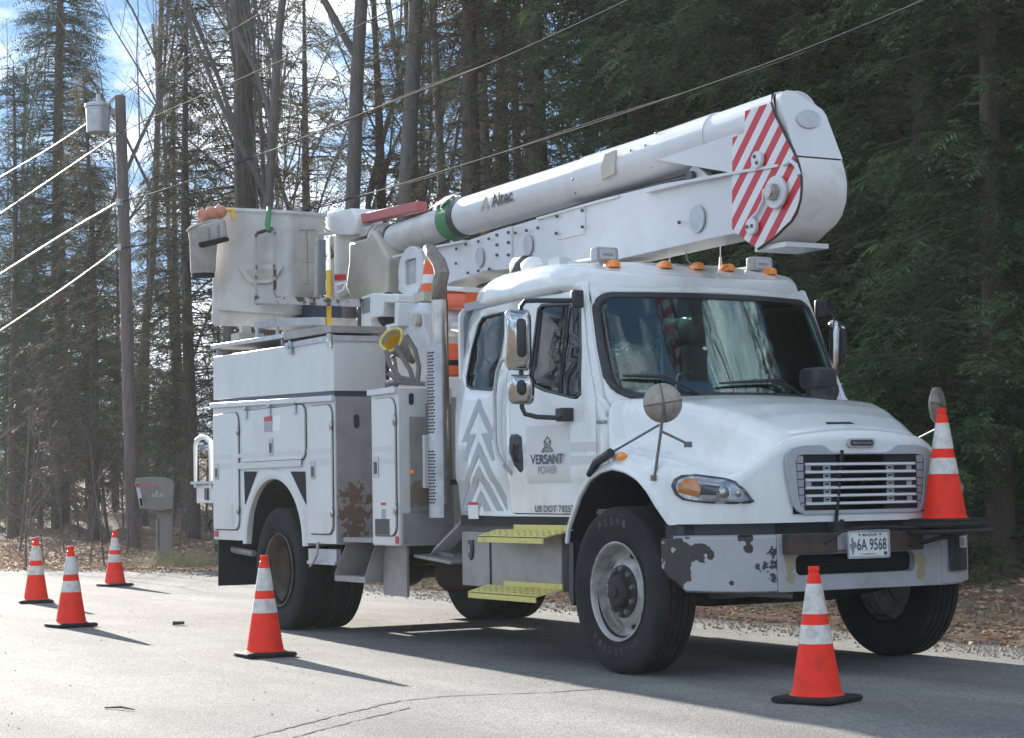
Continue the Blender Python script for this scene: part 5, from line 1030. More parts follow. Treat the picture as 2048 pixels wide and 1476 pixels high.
gl_ = tag(empty('insulator_hose', at(430, 430, D=18.3)), 'faded orange ribbed rubber line hose lying on the left end of the bucket rim', 'line hose'); O = gl_.location
a, b = at(400, 432, D=18.2)-O, at(448, 422, D=18.35)-O; g = G(); g.tube([lerp(a, b, i/13) for i in range(14)], [.055, .062, .062, .05, .05, .062, .065, .065, .05, .05, .066, .066, .06, .05], 12); build('hose', g, mat('faded_orange_rubber', (.62, .26, .17), .55, c2=(.5, .18, .12), ns=12), gl_, bevel=.004); build('hook', G().tube([b, b+rgt*.08+V(0, 0, .01), b+rgt*.09-V(0, 0, .08)], .018, 8), M['yel'], gl_)
sg = tag(build('lanyard', G().tube([at(537, 415, D=18.35), at(538, 425, D=18.28), at(535, 450, D=18.2), at(538, 462, D=18.15), at(545, 458, D=18.15), at(540, 466, D=18.15)], [.016, .024, .026, .022, .014, .01], 8), M['green']), 'green webbing lanyard looped over the rim of the raised bucket', 'lanyard')
# yellow rimmed folded bag on the turret deck
fb = tag(empty('folded_bag', at(810, 740, D=16.2)), 'grey canvas bucket bag with yellow lining strapped beside the turret', 'bag'); O = fb.location; D_ = 16.0
def pb(px, py, d=0): return at(px, py, D=D_+d)-O
ctr, tipp = pb(783, 680), pb(826, 724, .38); axv = (tipp-ctr).normalized(); s1 = (pb(775, 655)-ctr); s1 = (pb(800, 662)-pb(766, 700))/2; s2 = axv.cross(s1).normalized()*s1.length*.85
rs = [[lerp(ctr, tipp, t)+s1*k*math.cos(a)*(1+.1*math.cos(3*a))+s2*k*math.sin(a) for a in [2*math.pi*i/18 for i in range(18)]] for t, k in ((0, 1), (.3, .85), (.7, .45), (1, .2))]
build('sack', G().rings(rs[:], False), M['canvas'], fb, ang=60, solid=.01); build('yellow_lining', G().rings([[p*1.0+(ctr-p)*.06 for p in rs[0]], [p+(lerp(ctr, tipp, .45)-p)*.30 for p in rs[1]], [lerp(ctr, tipp, .5)]*18], False), M['yel'], fb); g = G(); g.tube(rs[0], .013, 6, closed=True); build('rim', g, M['yellow'], fb)
g = G()
for P_ in (((772, 700), (780, 730), (800, 755), (830, 762)), ((790, 690), (820, 740), (828, 765)), ((812, 670), (830, 700), (838, 735), (835, 765)), ((775, 745), (800, 765), (850, 768)), ((770, 770), (800, 764), (790, 776))): g.tube([pb(*q, -.1) for q in P_], .022, 6)
build('strap', g, mat('weathered_strap', (.20, .19, .19), .8), fb); 

# ============================================================ traffic cones
def make_cone(name='traffic_cone'):
    c = empty(name); g = G(); g.rings([[(a*k, b*k, z) for a, b in rrect(-.185, .185, -.185, .185, .03, 3)] for k, z in ((.97, .0), (1, .008), (1, .022), (.95, .03), (.80, .034))]); g.box(-.15, -.09, -.19, .19, 0, .012)
    build('base', g, M['chassis'] if 0 else M['rubber'], c, bevel=.003)
    P = [(.150, .030), (.145, .038), (.134, .042), (.131, .06), (.128, .075), (.0345, .655), (.0335, .668), (.028, .672), (.0275, .690), (.031, .694), (.030, .712), (.020, .714), (.018, .70)]
    build('cone_body', G().lathe(P, (0, 0, 0), 'Z', 48), M['cone'], c, ang=25)
    r = lambda z: lerp(.128, .0345, (z-.075)/.58)+.0018
    for z0, z1 in ((.305, .405), (.462, .622)): build('collar', G().lathe([(r(z0)-.002, z0), (r(z0), z0+.001), (r(z1), z1-.001), (r(z1)-.002, z1)], (0, 0, 0), 'Z', 48), M['collar'], c)
    return c
cone = make_cone()
spots = [(1634, 1396, None, 'traffic cone closest to the camera, in front of the truck bumper', 22), (530, 1307, None, 'traffic cone standing beside the rear wheel of the truck', -4), (142, 1249, None, 'leaning-looking traffic cone in the middle of the left trio, nearest the camera of the three', 8),
         (72, 1202, None, 'leftmost traffic cone, on the far side of the road lane', -14), (230, 1169, None, 'traffic cone farthest from the camera, near the mailbox and utility pole', 12)]
spots[2] = (142, 1249, None, 'nearest of the three orange cones left of the truck tail', 8)
for i, (px, py, Z_, lb_, rz) in enumerate(spots):
    c = cone if i == 0 else copy_tree(cone); c.location = at(px, py, Z=.02); c.location.z = .005; c.rotation_euler = (0, 0, R(rz)); tag(c, 'orange '+lb_ if not lb_.startswith('nearest') else lb_, 'cone', 'orange traffic cones set out around the truck')
c = copy_tree(cone); q = at(1890, 1045, D=12.45); c.location = (q.x, q.y, tz+.017); c.rotation_euler = (0, 0, R(5)); tag(c, 'orange cone carried on the tray at the far corner of the truck bumper', 'cone', 'orange traffic cones set out around the truck')
# ============================================================ ground, road, verge
EDGE = [(40, 1.2), (6, 1.35), (0, 1.65), (-4, 1.9), (-9, 2.15), (-14, 2.6), (-18, 2.7), (-20, 1.9), (-22, .5), (-27, -.2), (-34, -1.2), (-45, -3.5), (-60, -8), (-80, -16)]
def edgeY(x): return interp(-x, [(-a, b) for a, b in EDGE])
def hills(x, y):
    e = y-edgeY(x); rnd = .05*math.sin(x*1.3+y)+.04*math.sin(x*.7-y*1.9)
    return -.012+sstep((e-1.6)/2.5)*(.20+rnd*2)+sstep((e-5)/9)*.5+max(0, e-17)**1.15*.05
g = G()
def gfn(u, v):
    x = lerp(-125, 16, u); y = edgeY(x)-.6+(v**2.2)*60; return (x, y, hills(x, y))
g.grid(gfn, 230, 80)
M['soil'] = mat('leaf_litter_soil', (.13, .085, .055), .95, c2=(.27, .19, .12), ns=26, nlo=.35, nhi=.65, bump=1.0, bs=30)
tag(build('verge', g, M['soil'], ang=60), kind='structure'); bpy.data.objects['verge'].name = 'verge'
g = G(); S = 300; g.add([(-S, -S, -.02), (S, -S, -.02), (S, S, -.02), (-S, S, -.02)], [(0, 1, 2, 3)]); tag(build('ground', g, M['soil']), kind='structure')
# asphalt
ma_ = mat('worn_asphalt', (.175, .172, .165), .9, c2=(.235, .231, .222), ns=1.3, nlo=.3, nhi=.7, bump=.8, bs=75); nt = ma_.node_tree; N, L = nt.nodes, nt.links; b_ = N['Principled BSDF']
t_ = N.new('ShaderNodeTexCoord'); v_ = N.new('ShaderNodeTexVoronoi'); v_.inputs['Scale'].default_value = 62; L.new(t_.outputs['Object'], v_.inputs['Vector'])
cr_ = N.new('ShaderNodeValToRGB'); e = cr_.color_ramp.elements; e[0].position = 0; e[1].position = .9; e[0].color = (.45, .45, .45, 1); e[1].color = (1.45, 1.44, 1.40, 1); L.new(v_.outputs['Color'], cr_.inputs[0])
mu = N.new('ShaderNodeMixRGB'); mu.blend_type = 'MULTIPLY'; mu.inputs[0].default_value = .75; L.new(b_.inputs['Base Color'].links[0].from_socket, mu.inputs[1]); L.new(cr_.outputs[0], mu.inputs[2])
n3 = N.new('ShaderNodeTexNoise'); n3.inputs['Scale'].default_value = .9; n3.inputs['Detail'].default_value = 2; mp_ = N.new('ShaderNodeMapping'); mp_.inputs['Scale'].default_value = (.25, 1.6, 1); L.new(t_.outputs['Object'], mp_.inputs[0]); L.new(mp_.outputs[0], n3.inputs[0])
c3 = N.new('ShaderNodeValToRGB'); e = c3.color_ramp.elements; e[0].position = .35; e[1].position = .7; e[0].color = (.66, .66, .67, 1); e[1].color = (1.12, 1.11, 1.08, 1); L.new(n3.outputs[0], c3.inputs[0])
mu2 = N.new('ShaderNodeMixRGB'); mu2.blend_type = 'MULTIPLY'; mu2.inputs[0].default_value = 1; L.new(mu.outputs[0], mu2.inputs[1]); L.new(c3.outputs[0], mu2.inputs[2]); L.new(mu2.outputs[0], b_.inputs['Base Color'])
M['road'] = ma_
rg = random.Random(3); xs_ = [16-.35*i for i in range(250)]
g = G(); g.add([p for x in xs_ for p in ((x, -11.5, 0), (x, edgeY(x)+rg.uniform(-.10, .10), 0))], [(2*i, 2*i+1, 2*i+3, 2*i+2) for i in range(len(xs_)-1)]); tag(build('road', g, M['road']), kind='structure')
M['gravel'] = mat('gravel_shoulder', (.30, .27, .23), .95, c2=(.16, .13, .10), ns=45, nlo=.4, nhi=.65, bump=1.0, bs=70)
g = G(); g.add([p for x in xs_ for p in ((x, edgeY(x)-.16, -.004), (x, edgeY(x)+.45+.2*math.sin(x*1.7)+rg.uniform(-.1, .1), -.004))], [(2*i, 2*i+1, 2*i+3, 2*i+2) for i in range(len(xs_)-1)]); tag(build('gravel_shoulder', g, M['gravel']), kind='structure')
# cracks in the asphalt
def crack(P_, w_, jit):
    P_ = [at(*q, Z=.0) for q in P_]; pts = []
    for a, b in zip(P_, P_[1:]):
        n = max(2, int((b-a).length/.05))
        for i in range(n): pts.append(lerp(a, b, i/n)+V(rg.uniform(-jit, jit), rg.uniform(-jit, jit), 0))
    g = G(); vs_ = []
    for i, p in enumerate(pts):
        d = (pts[min(i+1, len(pts)-1)]-pts[max(i-1, 0)]); n = V(-d.y, d.x, 0).normalized(); ww = w_*rg.uniform(.25, 1); vs_ += [(p.x+n.x*ww, p.y+n.y*ww, .003), (p.x-n.x*ww, p.y-n.y*ww, .003)]
    g.add(vs_, [(2*i, 2*i+1, 2*i+3, 2*i+2) for i in range(len(pts)-1)]); return g
M['crack'] = mat('crack_filler', (.06, .057, .054), .95)
for P_, w_ in (([(440, 1500), (505, 1474), (600, 1450), (700, 1424), (800, 1402), (900, 1392), (1100, 1385), (1220, 1376)], .018), ([(585, 1476), (680, 1450), (760, 1430), (830, 1413)], .012), ([(360, 1235), (420, 1240), (500, 1246)], .004), ([(1060, 1345), (1120, 1349), (1180, 1352)], .004), ([(740, 1228), (800, 1235), (850, 1231)], .006), ([(728, 1238), (790, 1243)], .004)):
    o = build('road_crack', crack(P_, w_, .012), M['crack']); tag(o, kind='structure')
# twig and small litter on the asphalt
def small(px, py, name, lb_, cat, fn, mt):
    p = at(px, py, Z=.0); g = G(); fn(g, p); tag(build(name, g, mt), lb_, cat)
M['bark'] = mat('dead_wood', (.10, .075, .055), .9)
small(245, 1420, 'twig', 'thin dark twig lying on the sunlit asphalt near the lower left corner', 'twig', lambda g, p: g.tube([p+V(-.12, -.06, .006), p+V(-.02, 0, .014), p+V(.10, .035, .008)], [.004, .006, .003], 5), M['bark'])
small(358, 1251, 'stick', 'short thick stick on the asphalt right of the three left cones', 'stick', lambda g, p: g.tube([p+V(-.03, -.05, .02), p+V(.0, .05, .022)], [.018, .015], 7), M['bark'])
# fallen leaves: small curled leaf faces
M['leaf'] = mat('dry_leaves', (.40, .20, .11), .85, c2=(.62, .42, .27), ns=3.0, nlo=.35, nhi=.65)
M['leaf'].node_tree.nodes['Principled BSDF'].inputs['Subsurface Weight'].default_value = 0
g = G(); rg = random.Random(11)
def leaf(g, x, y, z, s_):
    a = rg.uniform(0, 6.28); t = rg.uniform(-.7, .7); c, s2 = math.cos(a), math.sin(a); P_ = []
    for u, v in ((-1, 0), (0, -.55), (1, 0), (0, .55)): P_.append((x+s_*(c*u-s2*v), y+s_*(s2*u+c*v), z+s_*(.35+t*v+.35*abs(u))))
    g.add(P_, [(0, 1, 2), (0, 2, 3)])
for i in range(30000):
    x = 6-rg.random()**1.3*46; e = abs(rg.gauss(0, 1))*2.2+.45+rg.uniform(-.15, .2)
    if e > 9 or (e < 1.0 and rg.random() < .35): continue
    y = edgeY(x)+e; leaf(g, x, y, hills(x, y)+.004, rg.uniform(.018, .045)*(1.5 if x < -15 else 1))
tag(build('fallen_leaves', g, M['leaf'], ang=10), kind='stuff')
M['grassd'] = mat('dry_grass', (.50, .40, .24), .8, c2=(.30, .30, .13), ns=1.4, nlo=.4, nhi=.62)
g = G()
for i in range(15000):
    x = 4-rg.random()*32; k = math.sin(x*2.1)+math.sin(x*.9+1)+rg.gauss(0, .6); e = rg.gauss(1.9, .35) if rg.random() < .75 else rg.gauss(2.6, .8)
    if k < -.2 or e < .9: continue
    y = edgeY(x)+e; z = hills(x, y); h = rg.uniform(.03, .12); a = rg.uniform(0, 6.28); dx, dy = .005*math.cos(a), .005*math.sin(a); lx, ly = rg.gauss(0, .03), rg.gauss(0, .03)
    g.add([(x-dx, y-dy, z), (x+dx, y+dy, z), (x+lx, y+ly, z+h)], [(0, 1, 2)])
for i in range(1100):    # tufts round the mailbox
    q = at(rg.gauss(335, 28), 1136, Z=0); x, y = q.x+rg.gauss(0, .35), q.y+rg.gauss(.1, .2); h = rg.uniform(.05, .38); a = rg.uniform(0, 6.28)
    g.add([(x-.008, y, 0), (x+.008, y, 0), (x+rg.gauss(0, .1), y+rg.gauss(0, .1), h)], [(0, 1, 2)])
tag(build('verge_grass', g, M['grassd'], ang=10), kind='stuff')

g = G()
for i in range(1400):
    x = 5-rg.random()*38; e = rg.uniform(1.2, 7); y = edgeY(x)+e; z = hills(x, y)+.02; a = rg.uniform(0, 6.28); l = rg.uniform(.08, .5); h = rg.uniform(-.03, .12)
    g.tube([(x, y, z), (x+l*.5*math.cos(a)+rg.gauss(0, .02), y+l*.5*math.sin(a), z+h*.6+.01), (x+l*math.cos(a), y+l*math.sin(a), z+h)], [.006, .005, .003], 3)
tag(build('fallen_twigs', g, mat('grey_dead_twigs', (.26, .22, .18), .9, c2=(.12, .09, .07), ns=3), ang=60), kind='stuff')
g = G()
for i in range(5200):
    x = 5-rg.random()**1.4*34; y = edgeY(x)+rg.gauss(.12, .22); r_ = rg.uniform(.006, .02); z = .002 if y < edgeY(x)-.05 else 0
    g.add([(x-r_, y, z), (x, y-r_*.8, z), (x+r_, y, z), (x, y+r_*.9, z), (x+r_*.2, y, z+r_*.9)], [(0, 1, 4), (1, 2, 4), (2, 3, 4), (3, 0, 4)])
for i in range(700):
    x = rg.uniform(-22, 7); y = rg.uniform(-8, 1.4); r_ = rg.uniform(.003, .009); z = .001
    g.add([(x-r_, y, z), (x, y-r_*.8, z), (x+r_, y, z), (x, y+r_*.9, z), (x+r_*.2, y, z+r_*.9)], [(0, 1, 4), (1, 2, 4), (2, 3, 4), (3, 0, 4)])
tag(build('loose_gravel', g, mat('loose_stones', (.36, .33, .29), .9, c2=(.15, .13, .12), ns=5), ang=10), kind='stuff')
# ============================================================ mailbox
mb = tag(empty('mailbox', at(322, 1134, Z=0)), 'grey-brown plastic mailbox on its post at the road edge, with faded red lettering', 'mailbox'); O = mb.location.copy(); DM = (O-CAM).dot(fw)
M['mbox'] = mat('grey_brown_plastic', (.25, .22, .195), .55, c2=(.20, .18, .16), ns=6)
P2 = lambda px, py, d=0: at(px, py, D=DM+d)-O
DD = V(-.93, .36, 0).normalized(); bk_ = DD*.2
g = G(); g.prism([P2(*q) for q in ((313, 1028), (300, 1020), (294, 1017), (346, 1017), (347, 1130), (318, 1134), (317, 1095), (316, 1045))], bk_); po = build('post', g, M['mbox'], mb, bevel=.02)
g = G(); g.prism([P2(*q) for q in ((313, 1040), (318, 1036), (320, 1132), (314, 1130))], V(.02, -.03, 0)); build('post_rib', g, M['mbox'], po, bevel=.006)
g = G(); rs = []
for d, k in ((-.16, .9), (-.12, 1), (.30, 1), (.42, .96)):
    rs.append([P2(x, y)+DD*(d) for x, y in ((280, 1017), (271, 960), (274, 956), (300, 954), (330, 955), (343, 959), (349, 969), (348, 985), (346, 1018), (320, 1022))])
g.rings(rs); bx_ = build('box', g, M['mbox'], mb, bevel=.012)
n_ = -DD*.165
g = G(); g.prism([P2(*q)+n_ for q in ((288, 1000), (347, 999), (347, 1002), (288, 1003))], n_*.04); build('box_ledge', g, M['mbox'], bx_)
g = G(); g.prism([P2(*q)+n_*1.03 for q in ((271, 965), (278, 965), (289, 1013), (281, 1015))], n_*.05); build('flag_door', g, M['slat'], bx_); g = G(); g.prism([P2(*q)+n_*1.1 for q in ((279, 997), (285, 996), (287, 1012), (282, 1013))], n_*.03); build('door_slot', g, M['dark'], bx_); g = G(); g.prism([P2(*q)+n_*1.1 for q in ((272, 966), (278, 966), (280, 975), (274, 975))], n_*.02); build('flag', g, M['red'], bx_)
xd_ = (P2(330, 975)-P2(290, 975)).normalized(); g = G(); p = P2(300, 973)+n_*1.05
for a_, w_ in ((-.09, .05), (-.03, .035), (.02, .045), (.08, .04)): g.prism([p+xd_*(a_+b)+V(0, 0, c) for b, c in ((0, -.02), (w_, -.02), (w_, .02), (0, .02))], n_*.01)
build('red_lettering', g, M['pink'], bx_)
p = P2(304, 994)+n_*1.05; text('house_number', '57171', p, xd_, (0, 0, 1), .05, M['slat'], bx_, .19, .01, .004); p = P2(313, 987)+n_*1.05; text('small_number', '1', p, xd_, (0, 0, 1), .045, M['slat'], bx_, .02, 0, .004)
# ============================================================ utility pole and its lines
top = at(240, 192, X=-25); base = V(top.x+.0, top.y+.20, .1); pole = tag(empty('utility_pole', base), 'weathered wooden utility pole with a grey transformer near its top', 'pole'); O = base.copy()
base2 = at(268, 1110, D=(V(-25, 4.1, 0)-CAM).dot(fw))
M['pole'] = mat('weathered_pole_wood', (.20, .16, .14), .9, c2=(.12, .10, .09), ns=5, nlo=.35, nhi=.65, stretch=(6, 6, .5), bump=.5, bs=18)
build('pole_shaft', G().tube([base2-O-V(0, 0, .3), lerp(base2, top, .5)-O, top-O], [.125, .115, .10], 16), M['pole'], pole)
g = G(); q = at(196, 236, D=(top-CAM).dot(fw)-.25)-O; Dt = (top-CAM).dot(fw); hh = 60/F*Dt/2; rr_ = 24/F*Dt; g.tube([q+V(0, 0, -hh), q+V(0, 0, hh*.72)], [rr_*.92, rr_], 24); tr = build('transformer', g, M['alu'], pole, bevel=.01)
g = G(); g.tube([q+V(0, 0, hh*.72), q+V(0, 0, hh*.92), q+V(0, 0, hh*1.02)], [rr_*1.10, rr_*1.08, rr_*.7], 24); build('lid', g, M['alu'], tr); g = G(); g.tube([q+V(.02, 0, hh), q+V(.02, 0, hh+.16)], [.06, .04], 10); build('bushing', g, M['slat'], tr)
g = G(); g.tube([at(218, 205, D=Dt)-O, at(232, 192, D=Dt)-O, at(246, 190, D=Dt)-O], .03, 8); g.box(*(lambda a: (a.x-.03, a.x+.1, a.y-.2, a.y+.1, a.z-.06, a.z+.06))(at(228, 225, D=Dt)-O)); g.tube([at(218, 270, D=Dt)-O, at(240, 268, D=Dt)-O], .04, 6); build('bracket', g, M['alu'], pole)
g = G(); a = at(240, 405, D=Dt-.15)-O; g.tube([a+V(0, 0, -.06), a+V(0, 0, .06)], .09, 10); a = at(242, 495, D=Dt-.15)-O; g.tube([a+V(0, 0, -.06), a+V(0, 0, .06)], .09, 10); build('cable_clamp', g, M['alu'], pole)
g = G(); 
for i in range(3): a = at(250, 400+i*30, D=Dt-.14)-O; g.tube([a, at(252+i, 470+i*60, D=Dt-.12)-O, at(262, 900+i*40, D=Dt+.1)-O], .01, 4)
build('ground_wire', g, M['black'], pole)
M['wire'] = mat('bright_cable', (.30, .30, .29), .5, .2); M['wiremid'] = mat('grey_cable', (.02, .02, .02), .85, spec=.1); M['wired'] = mat('black_cable', (.016, .017, .016), .85, spec=.1)
def wire(pts, depth0, mt, r, lb_, grp=None, twist=False):
    P_ = []; n = 40
    for i in range(n+1):
        t = i/n*(len(pts)-1); k = min(int(t), len(pts)-2); f = t-k; (x0, y0, d0), (x1, y1, d1) = pts[k], pts[k+1]
        # catmull-like smoothing through neighbours
        pm = pts[max(k-1, 0)]; pp = pts[min(k+2, len(pts)-1)]; h = lambda a, b, c, d: .5*((2*b)+(-a+c)*f+(2*a-5*b+4*c-d)*f*f+(-a+3*b-3*c+d)*f**3)
        P_.append(at(h(pm[0], x0, x1, pp[0]), h(pm[1], y0, y1, pp[1]), D=h(pm[2], d0, d1, pp[2])))
    g = G(); g.tube(P_, r, 6)
    if twist: g.tube([p+V(0, 0, .022*math.sin(i*.5)) for i, p in enumerate(P_)], r*.7, 5)
    return tag(build('overhead_cable', g, mt), lb_, 'cable', grp)
dp = Dt-.2
wire([(242, 190, dp), (444, 72, 31), (530, 20, 28), (590, -20, 26)], 0, M['wiremid'], .006, 'thin bright cable rising from the very top of the utility pole to the right')
wire([(240, 266, dp), (320, 228, 33.5), (480, 158, 29), (700, 60, 24.5), (860, -20, 22)], 0, M['wiremid'], .008, 'cable leaving the pole to the right just below the transformer')
wire([(240, 405, dp), (330, 378, 34), (500, 318, 29), (700, 237, 24.7), (1000, 118, 20), (1300, -20, 17)], 0, M['wiremid'], .008, 'thick cable running to the upper right from the upper clamp of the pole', twist=True)
wire([(242, 497, dp), (370, 478, 33), (500, 450, 29), (700, 398, 25), (900, 338, 21.5), (1200, 243, 18), (1560, 118, 15), (1900, -20, 13)], 0, M['wired'], .008, 'black double cable passing behind the bucket and just above the boom', twist=True)
wire([(196, 232, dp), (110, 290, 40), (20, 343, 44), (-40, 378, 47)], 0, M['wire'], .014, 'cable leaving the transformer to the left edge')
wire([(236, 268, dp), (130, 340, 40), (0, 428, 44.5), (-60, 470, 47)], 0, M['wire'], .018, 'bright cable sloping left from below the transformer')
wire([(236, 405, dp), (150, 455, 39.5), (90, 492, 41), (0, 549, 44.5), (-60, 588, 47)], 0, M['wire'], .026, 'thickest bright cable sloping down left from the upper clamp of the pole')
wire([(240, 495, dp), (130, 575, 40), (0, 662, 44.5), (-60, 700, 47)], 0, M['wire'], .02, 'lowest bright cable sloping down left from the pole')

# ============================================================ trees
def foliage_mat(name, c1, c2, tl=.35):
    m = mat(name, c1, .6, c2=c2, ns=1.5, nlo=.42, nhi=.60, spec=.3); nt = m.node_tree; N, L = nt.nodes, nt.links; b = N['Principled BSDF']; o = N['Material Output']
    tr = N.new('ShaderNodeBsdfTranslucent'); mx = N.new('ShaderNodeMixShader'); mx.inputs[0].default_value = tl
    L.new(b.inputs['Base Color'].links[0].from_socket, tr.inputs[0]); L.new(b.outputs[0], mx.inputs[1]); L.new(tr.outputs[0], mx.inputs[2]); L.new(mx.outputs[0], o.inputs[0]); return m
M['cedar'] = foliage_mat('cedar_foliage', (.022, .066, .028), (.135, .215, .08)); M['spruce'] = foliage_mat('spruce_foliage', (.026, .05, .03), (.065, .095, .05), .25)
M['dull'] = foliage_mat('brownish_cedar_foliage', (.08, .082, .045), (.21, .18, .11), .35)
M['trunk'] = mat('conifer_bark', (.085, .068, .055), .95, c2=(.16, .13, .11), ns=8, bump=.8, bs=20, stretch=(4, 4, .6)); M['hard'] = mat('hardwood_bark', (.165, .145, .13), .95, c2=(.10, .085, .075), ns=7, bump=.6, bs=22, stretch=(4, 4, .6))
M['cedarbark'] = mat('cedar_bark', (.13, .10, .08), .95, c2=(.075, .06, .05), ns=8, bump=.9, bs=20, stretch=(5, 5, .4))
def spray(g, p, d, s_, rg, droop, nb, flat):
    """one frond: a bent midrib with narrow leaflets either side"""
    side = d.cross(V(0, 0, 1)); side = side.normalized() if side.length > .01 else V(1, 0, 0)
    if not flat: side = (side+V(rg.gauss(0, .6), rg.gauss(0, .6), rg.gauss(0, .6))).normalized()
    for i in range(nb):
        t = (i+.5)/nb; c = p+d*(s_*t)+V(0, 0, -droop*s_*t*t); w_ = s_*(.38-.29*t)*rg.uniform(.6, 1.25)
        for k in (-1, 1):
            e = c+side*(k*w_)+d*(w_*.75)+V(0, 0, -droop*w_*rg.uniform(.2, 1.1)); m_ = (e-c); q = m_.cross(V(rg.gauss(0, .4), rg.gauss(0, .4), 1)).normalized()*(s_*.034)
            g.add([c, lerp(c, e, .55)+q, e, lerp(c, e, .55)-q], [(0, 1, 2, 3)])
def conifer(seed, H, Rb, kind, start=.05, n=380, fs=.34, per=9):
    rg = random.Random(seed); tr_, cr_ = G(), G(); lean = V(rg.gauss(0, .15), rg.gauss(0, .15), 0)
    P_ = [V(0, 0, -.2)+lean*t*t+V(.06*math.sin(t*5+seed), .05*math.cos(t*4), H*t) for t in [i/10 for i in range(11)]]
    tr_.tube(P_, [.022*H/1.6*(1-.88*i/10) for i in range(11)], 9)
    for i in range(n):
        t = start+(1-start)*rg.random()**.85; h = H*t; a = rg.uniform(0, 6.283)
        prof = ((1-t)**.75 if kind == 'spruce' else min(1, (1-t)*2.1)**.8*(.75+.25*math.sin(t*9+seed)))
        L_ = Rb*prof*rg.uniform(.55, 1.12)+.12; el = (-.30+.55*t if kind == 'spruce' else .25)+rg.gauss(0, .12)
        d = V(math.cos(a)*math.cos(el), math.sin(a)*math.cos(el), math.sin(el)); o_ = lerp(P_[min(9, int(t*10))], P_[min(10, int(t*10)+1)], t*10-int(t*10)); dr = .28 if kind == 'spruce' else .5
        bpnt = lambda u: o_+d*(L_*u)+V(0, 0, -dr*L_*u*u*.6)
        tr_.tube([bpnt(0), bpnt(.5), bpnt(1)], [.012+.008*L_, .010, .004], 3, cap=False)
        m_ = max(3, int(per*L_/Rb*1.3))
        for j in range(m_):
            u = .22+.8*(j+rg.random())/m_; u = min(u, 1.02); b = a+rg.choice((-1, 1))*rg.uniform(.25, 1.1)*(1 if u < .95 else .3)
            dd = V(math.cos(b), math.sin(b), rg.uniform(-.25, .25) if kind == 'spruce' else rg.uniform(-.45, .35)).normalized()
            spray(cr_, bpnt(u)+V(rg.gauss(0, .03), rg.gauss(0, .03), rg.gauss(0, .04)), dd, fs*rg.uniform(.6, 1.25), rg, .35 if kind == 'spruce' else .7, 6 if kind == 'spruce' else 9, kind != 'spruce')
    return tr_, cr_
def bare(seed, H, spread=.5, depth=5, first=.35, twigs=1.0):
    rg = random.Random(seed); tr_, cr_ = G(), G()
    def br(p, d, L_, r, lv):
        n = 5; P_ = [p]; dd = d.copy(); R_ = [r]
        for i in range(n):
            dd = (dd+V(rg.gauss(0, .09), rg.gauss(0, .09), rg.gauss(0, .05)+.05)).normalized(); P_.append(P_[-1]+dd*(L_/n)); R_.append(r*(1-.62*(i+1)/n))
        (tr_ if lv < 2 else cr_).tube(P_, R_, 8 if lv == 0 else 5 if lv == 1 else 3, cap=False)
        if lv >= depth: return
        k = int((9 if lv == 0 else 5 if lv < 3 else 4)*twigs+rg.random())
        for i in range(k):
            t = (first if lv == 0 else .2)+(1-(first if lv == 0 else .2))*(i+rg.random())/k; q = min(n-1, int(t*n)); o_ = lerp(P_[q], P_[q+1], t*n-q); ax_ = (P_[q+1]-P_[q]).normalized()
            pr = ax_.cross(V(rg.gauss(0, 1), rg.gauss(0, 1), rg.gauss(0, 1))).normalized(); an = rg.uniform(.35, .95)*(spread/.5); nd = (ax_*math.cos(an)+pr*math.sin(an)+V(0, 0, .22)).normalized()
            br(o_, nd, L_*rg.uniform(.38, .62)*(1-.3*t), R_[q]*rg.uniform(.42, .62), lv+1)
    br(V(0, 0, -.2), V(rg.gauss(0, .03), rg.gauss(0, .03), 1).normalized(), H, .0072*H, 0); return tr_, cr_
def proto(name, tr_, cr_, mt, mc):
    t = empty(name); build('trunk', tr_, mt, t, ang=80); c = build('crown', cr_, mc, t, ang=10); c['kind'] = 'stuff' if 0 else None
    if 'kind' in c: del c['kind']
    return t
PROT = {
 'cedar_a': proto('cedar_tree', *conifer(1, 12, 2.3, 'cedar', .04, 560, .40, 13), M['cedarbark'], M['cedar']),
 'cedar_b': proto('cedar_tree', *conifer(2, 14, 2.0, 'cedar', .10, 520, .40, 12), M['cedarbark'], M['cedar']),
 'cedar_d': proto('cedar_tree', *conifer(5, 13, 1.9, 'cedar', .12, 330, .42, 9), M['trunk'], M['dull']),
 'cedar_c': proto('cedar_tree', *conifer(8, 15, 1.7, 'cedar', .18, 190, .42, 8), M['trunk'], M['dull']),
 'spruce_a': proto('spruce_tree', *conifer(3, 18, 2.3, 'spruce', .05, 950, .42, 15), M['trunk'], M['spruce']),
 'spruce_b': proto('spruce_tree', *conifer(4, 15, 2.2, 'spruce', .16, 430, .42, 9), M['trunk'], M['spruce']),
 'pine': proto('pine_tree', *conifer(6, 19, 2.6, 'spruce', .34, 300, .50, 7), M['trunk'], M['dull']),
 'bare_a': proto('bare_tree', *bare(21, 15, .45, 5, .35, .85), M['hard'], M['hard']),
 'bare_b': proto('bare_tree', *bare(22, 13, .55, 5, .25, .85), M['hard'], M['hard']),
 'bare_c': proto('bare_tree', *bare(23, 17, .38, 5, .40, .85), M['hard'], M['hard']),
 'brush': proto('bare_shrub', *bare(31, 2.6, .95, 4, .02, 1.1), M['hard'], M['hard']),
}
USED = set()
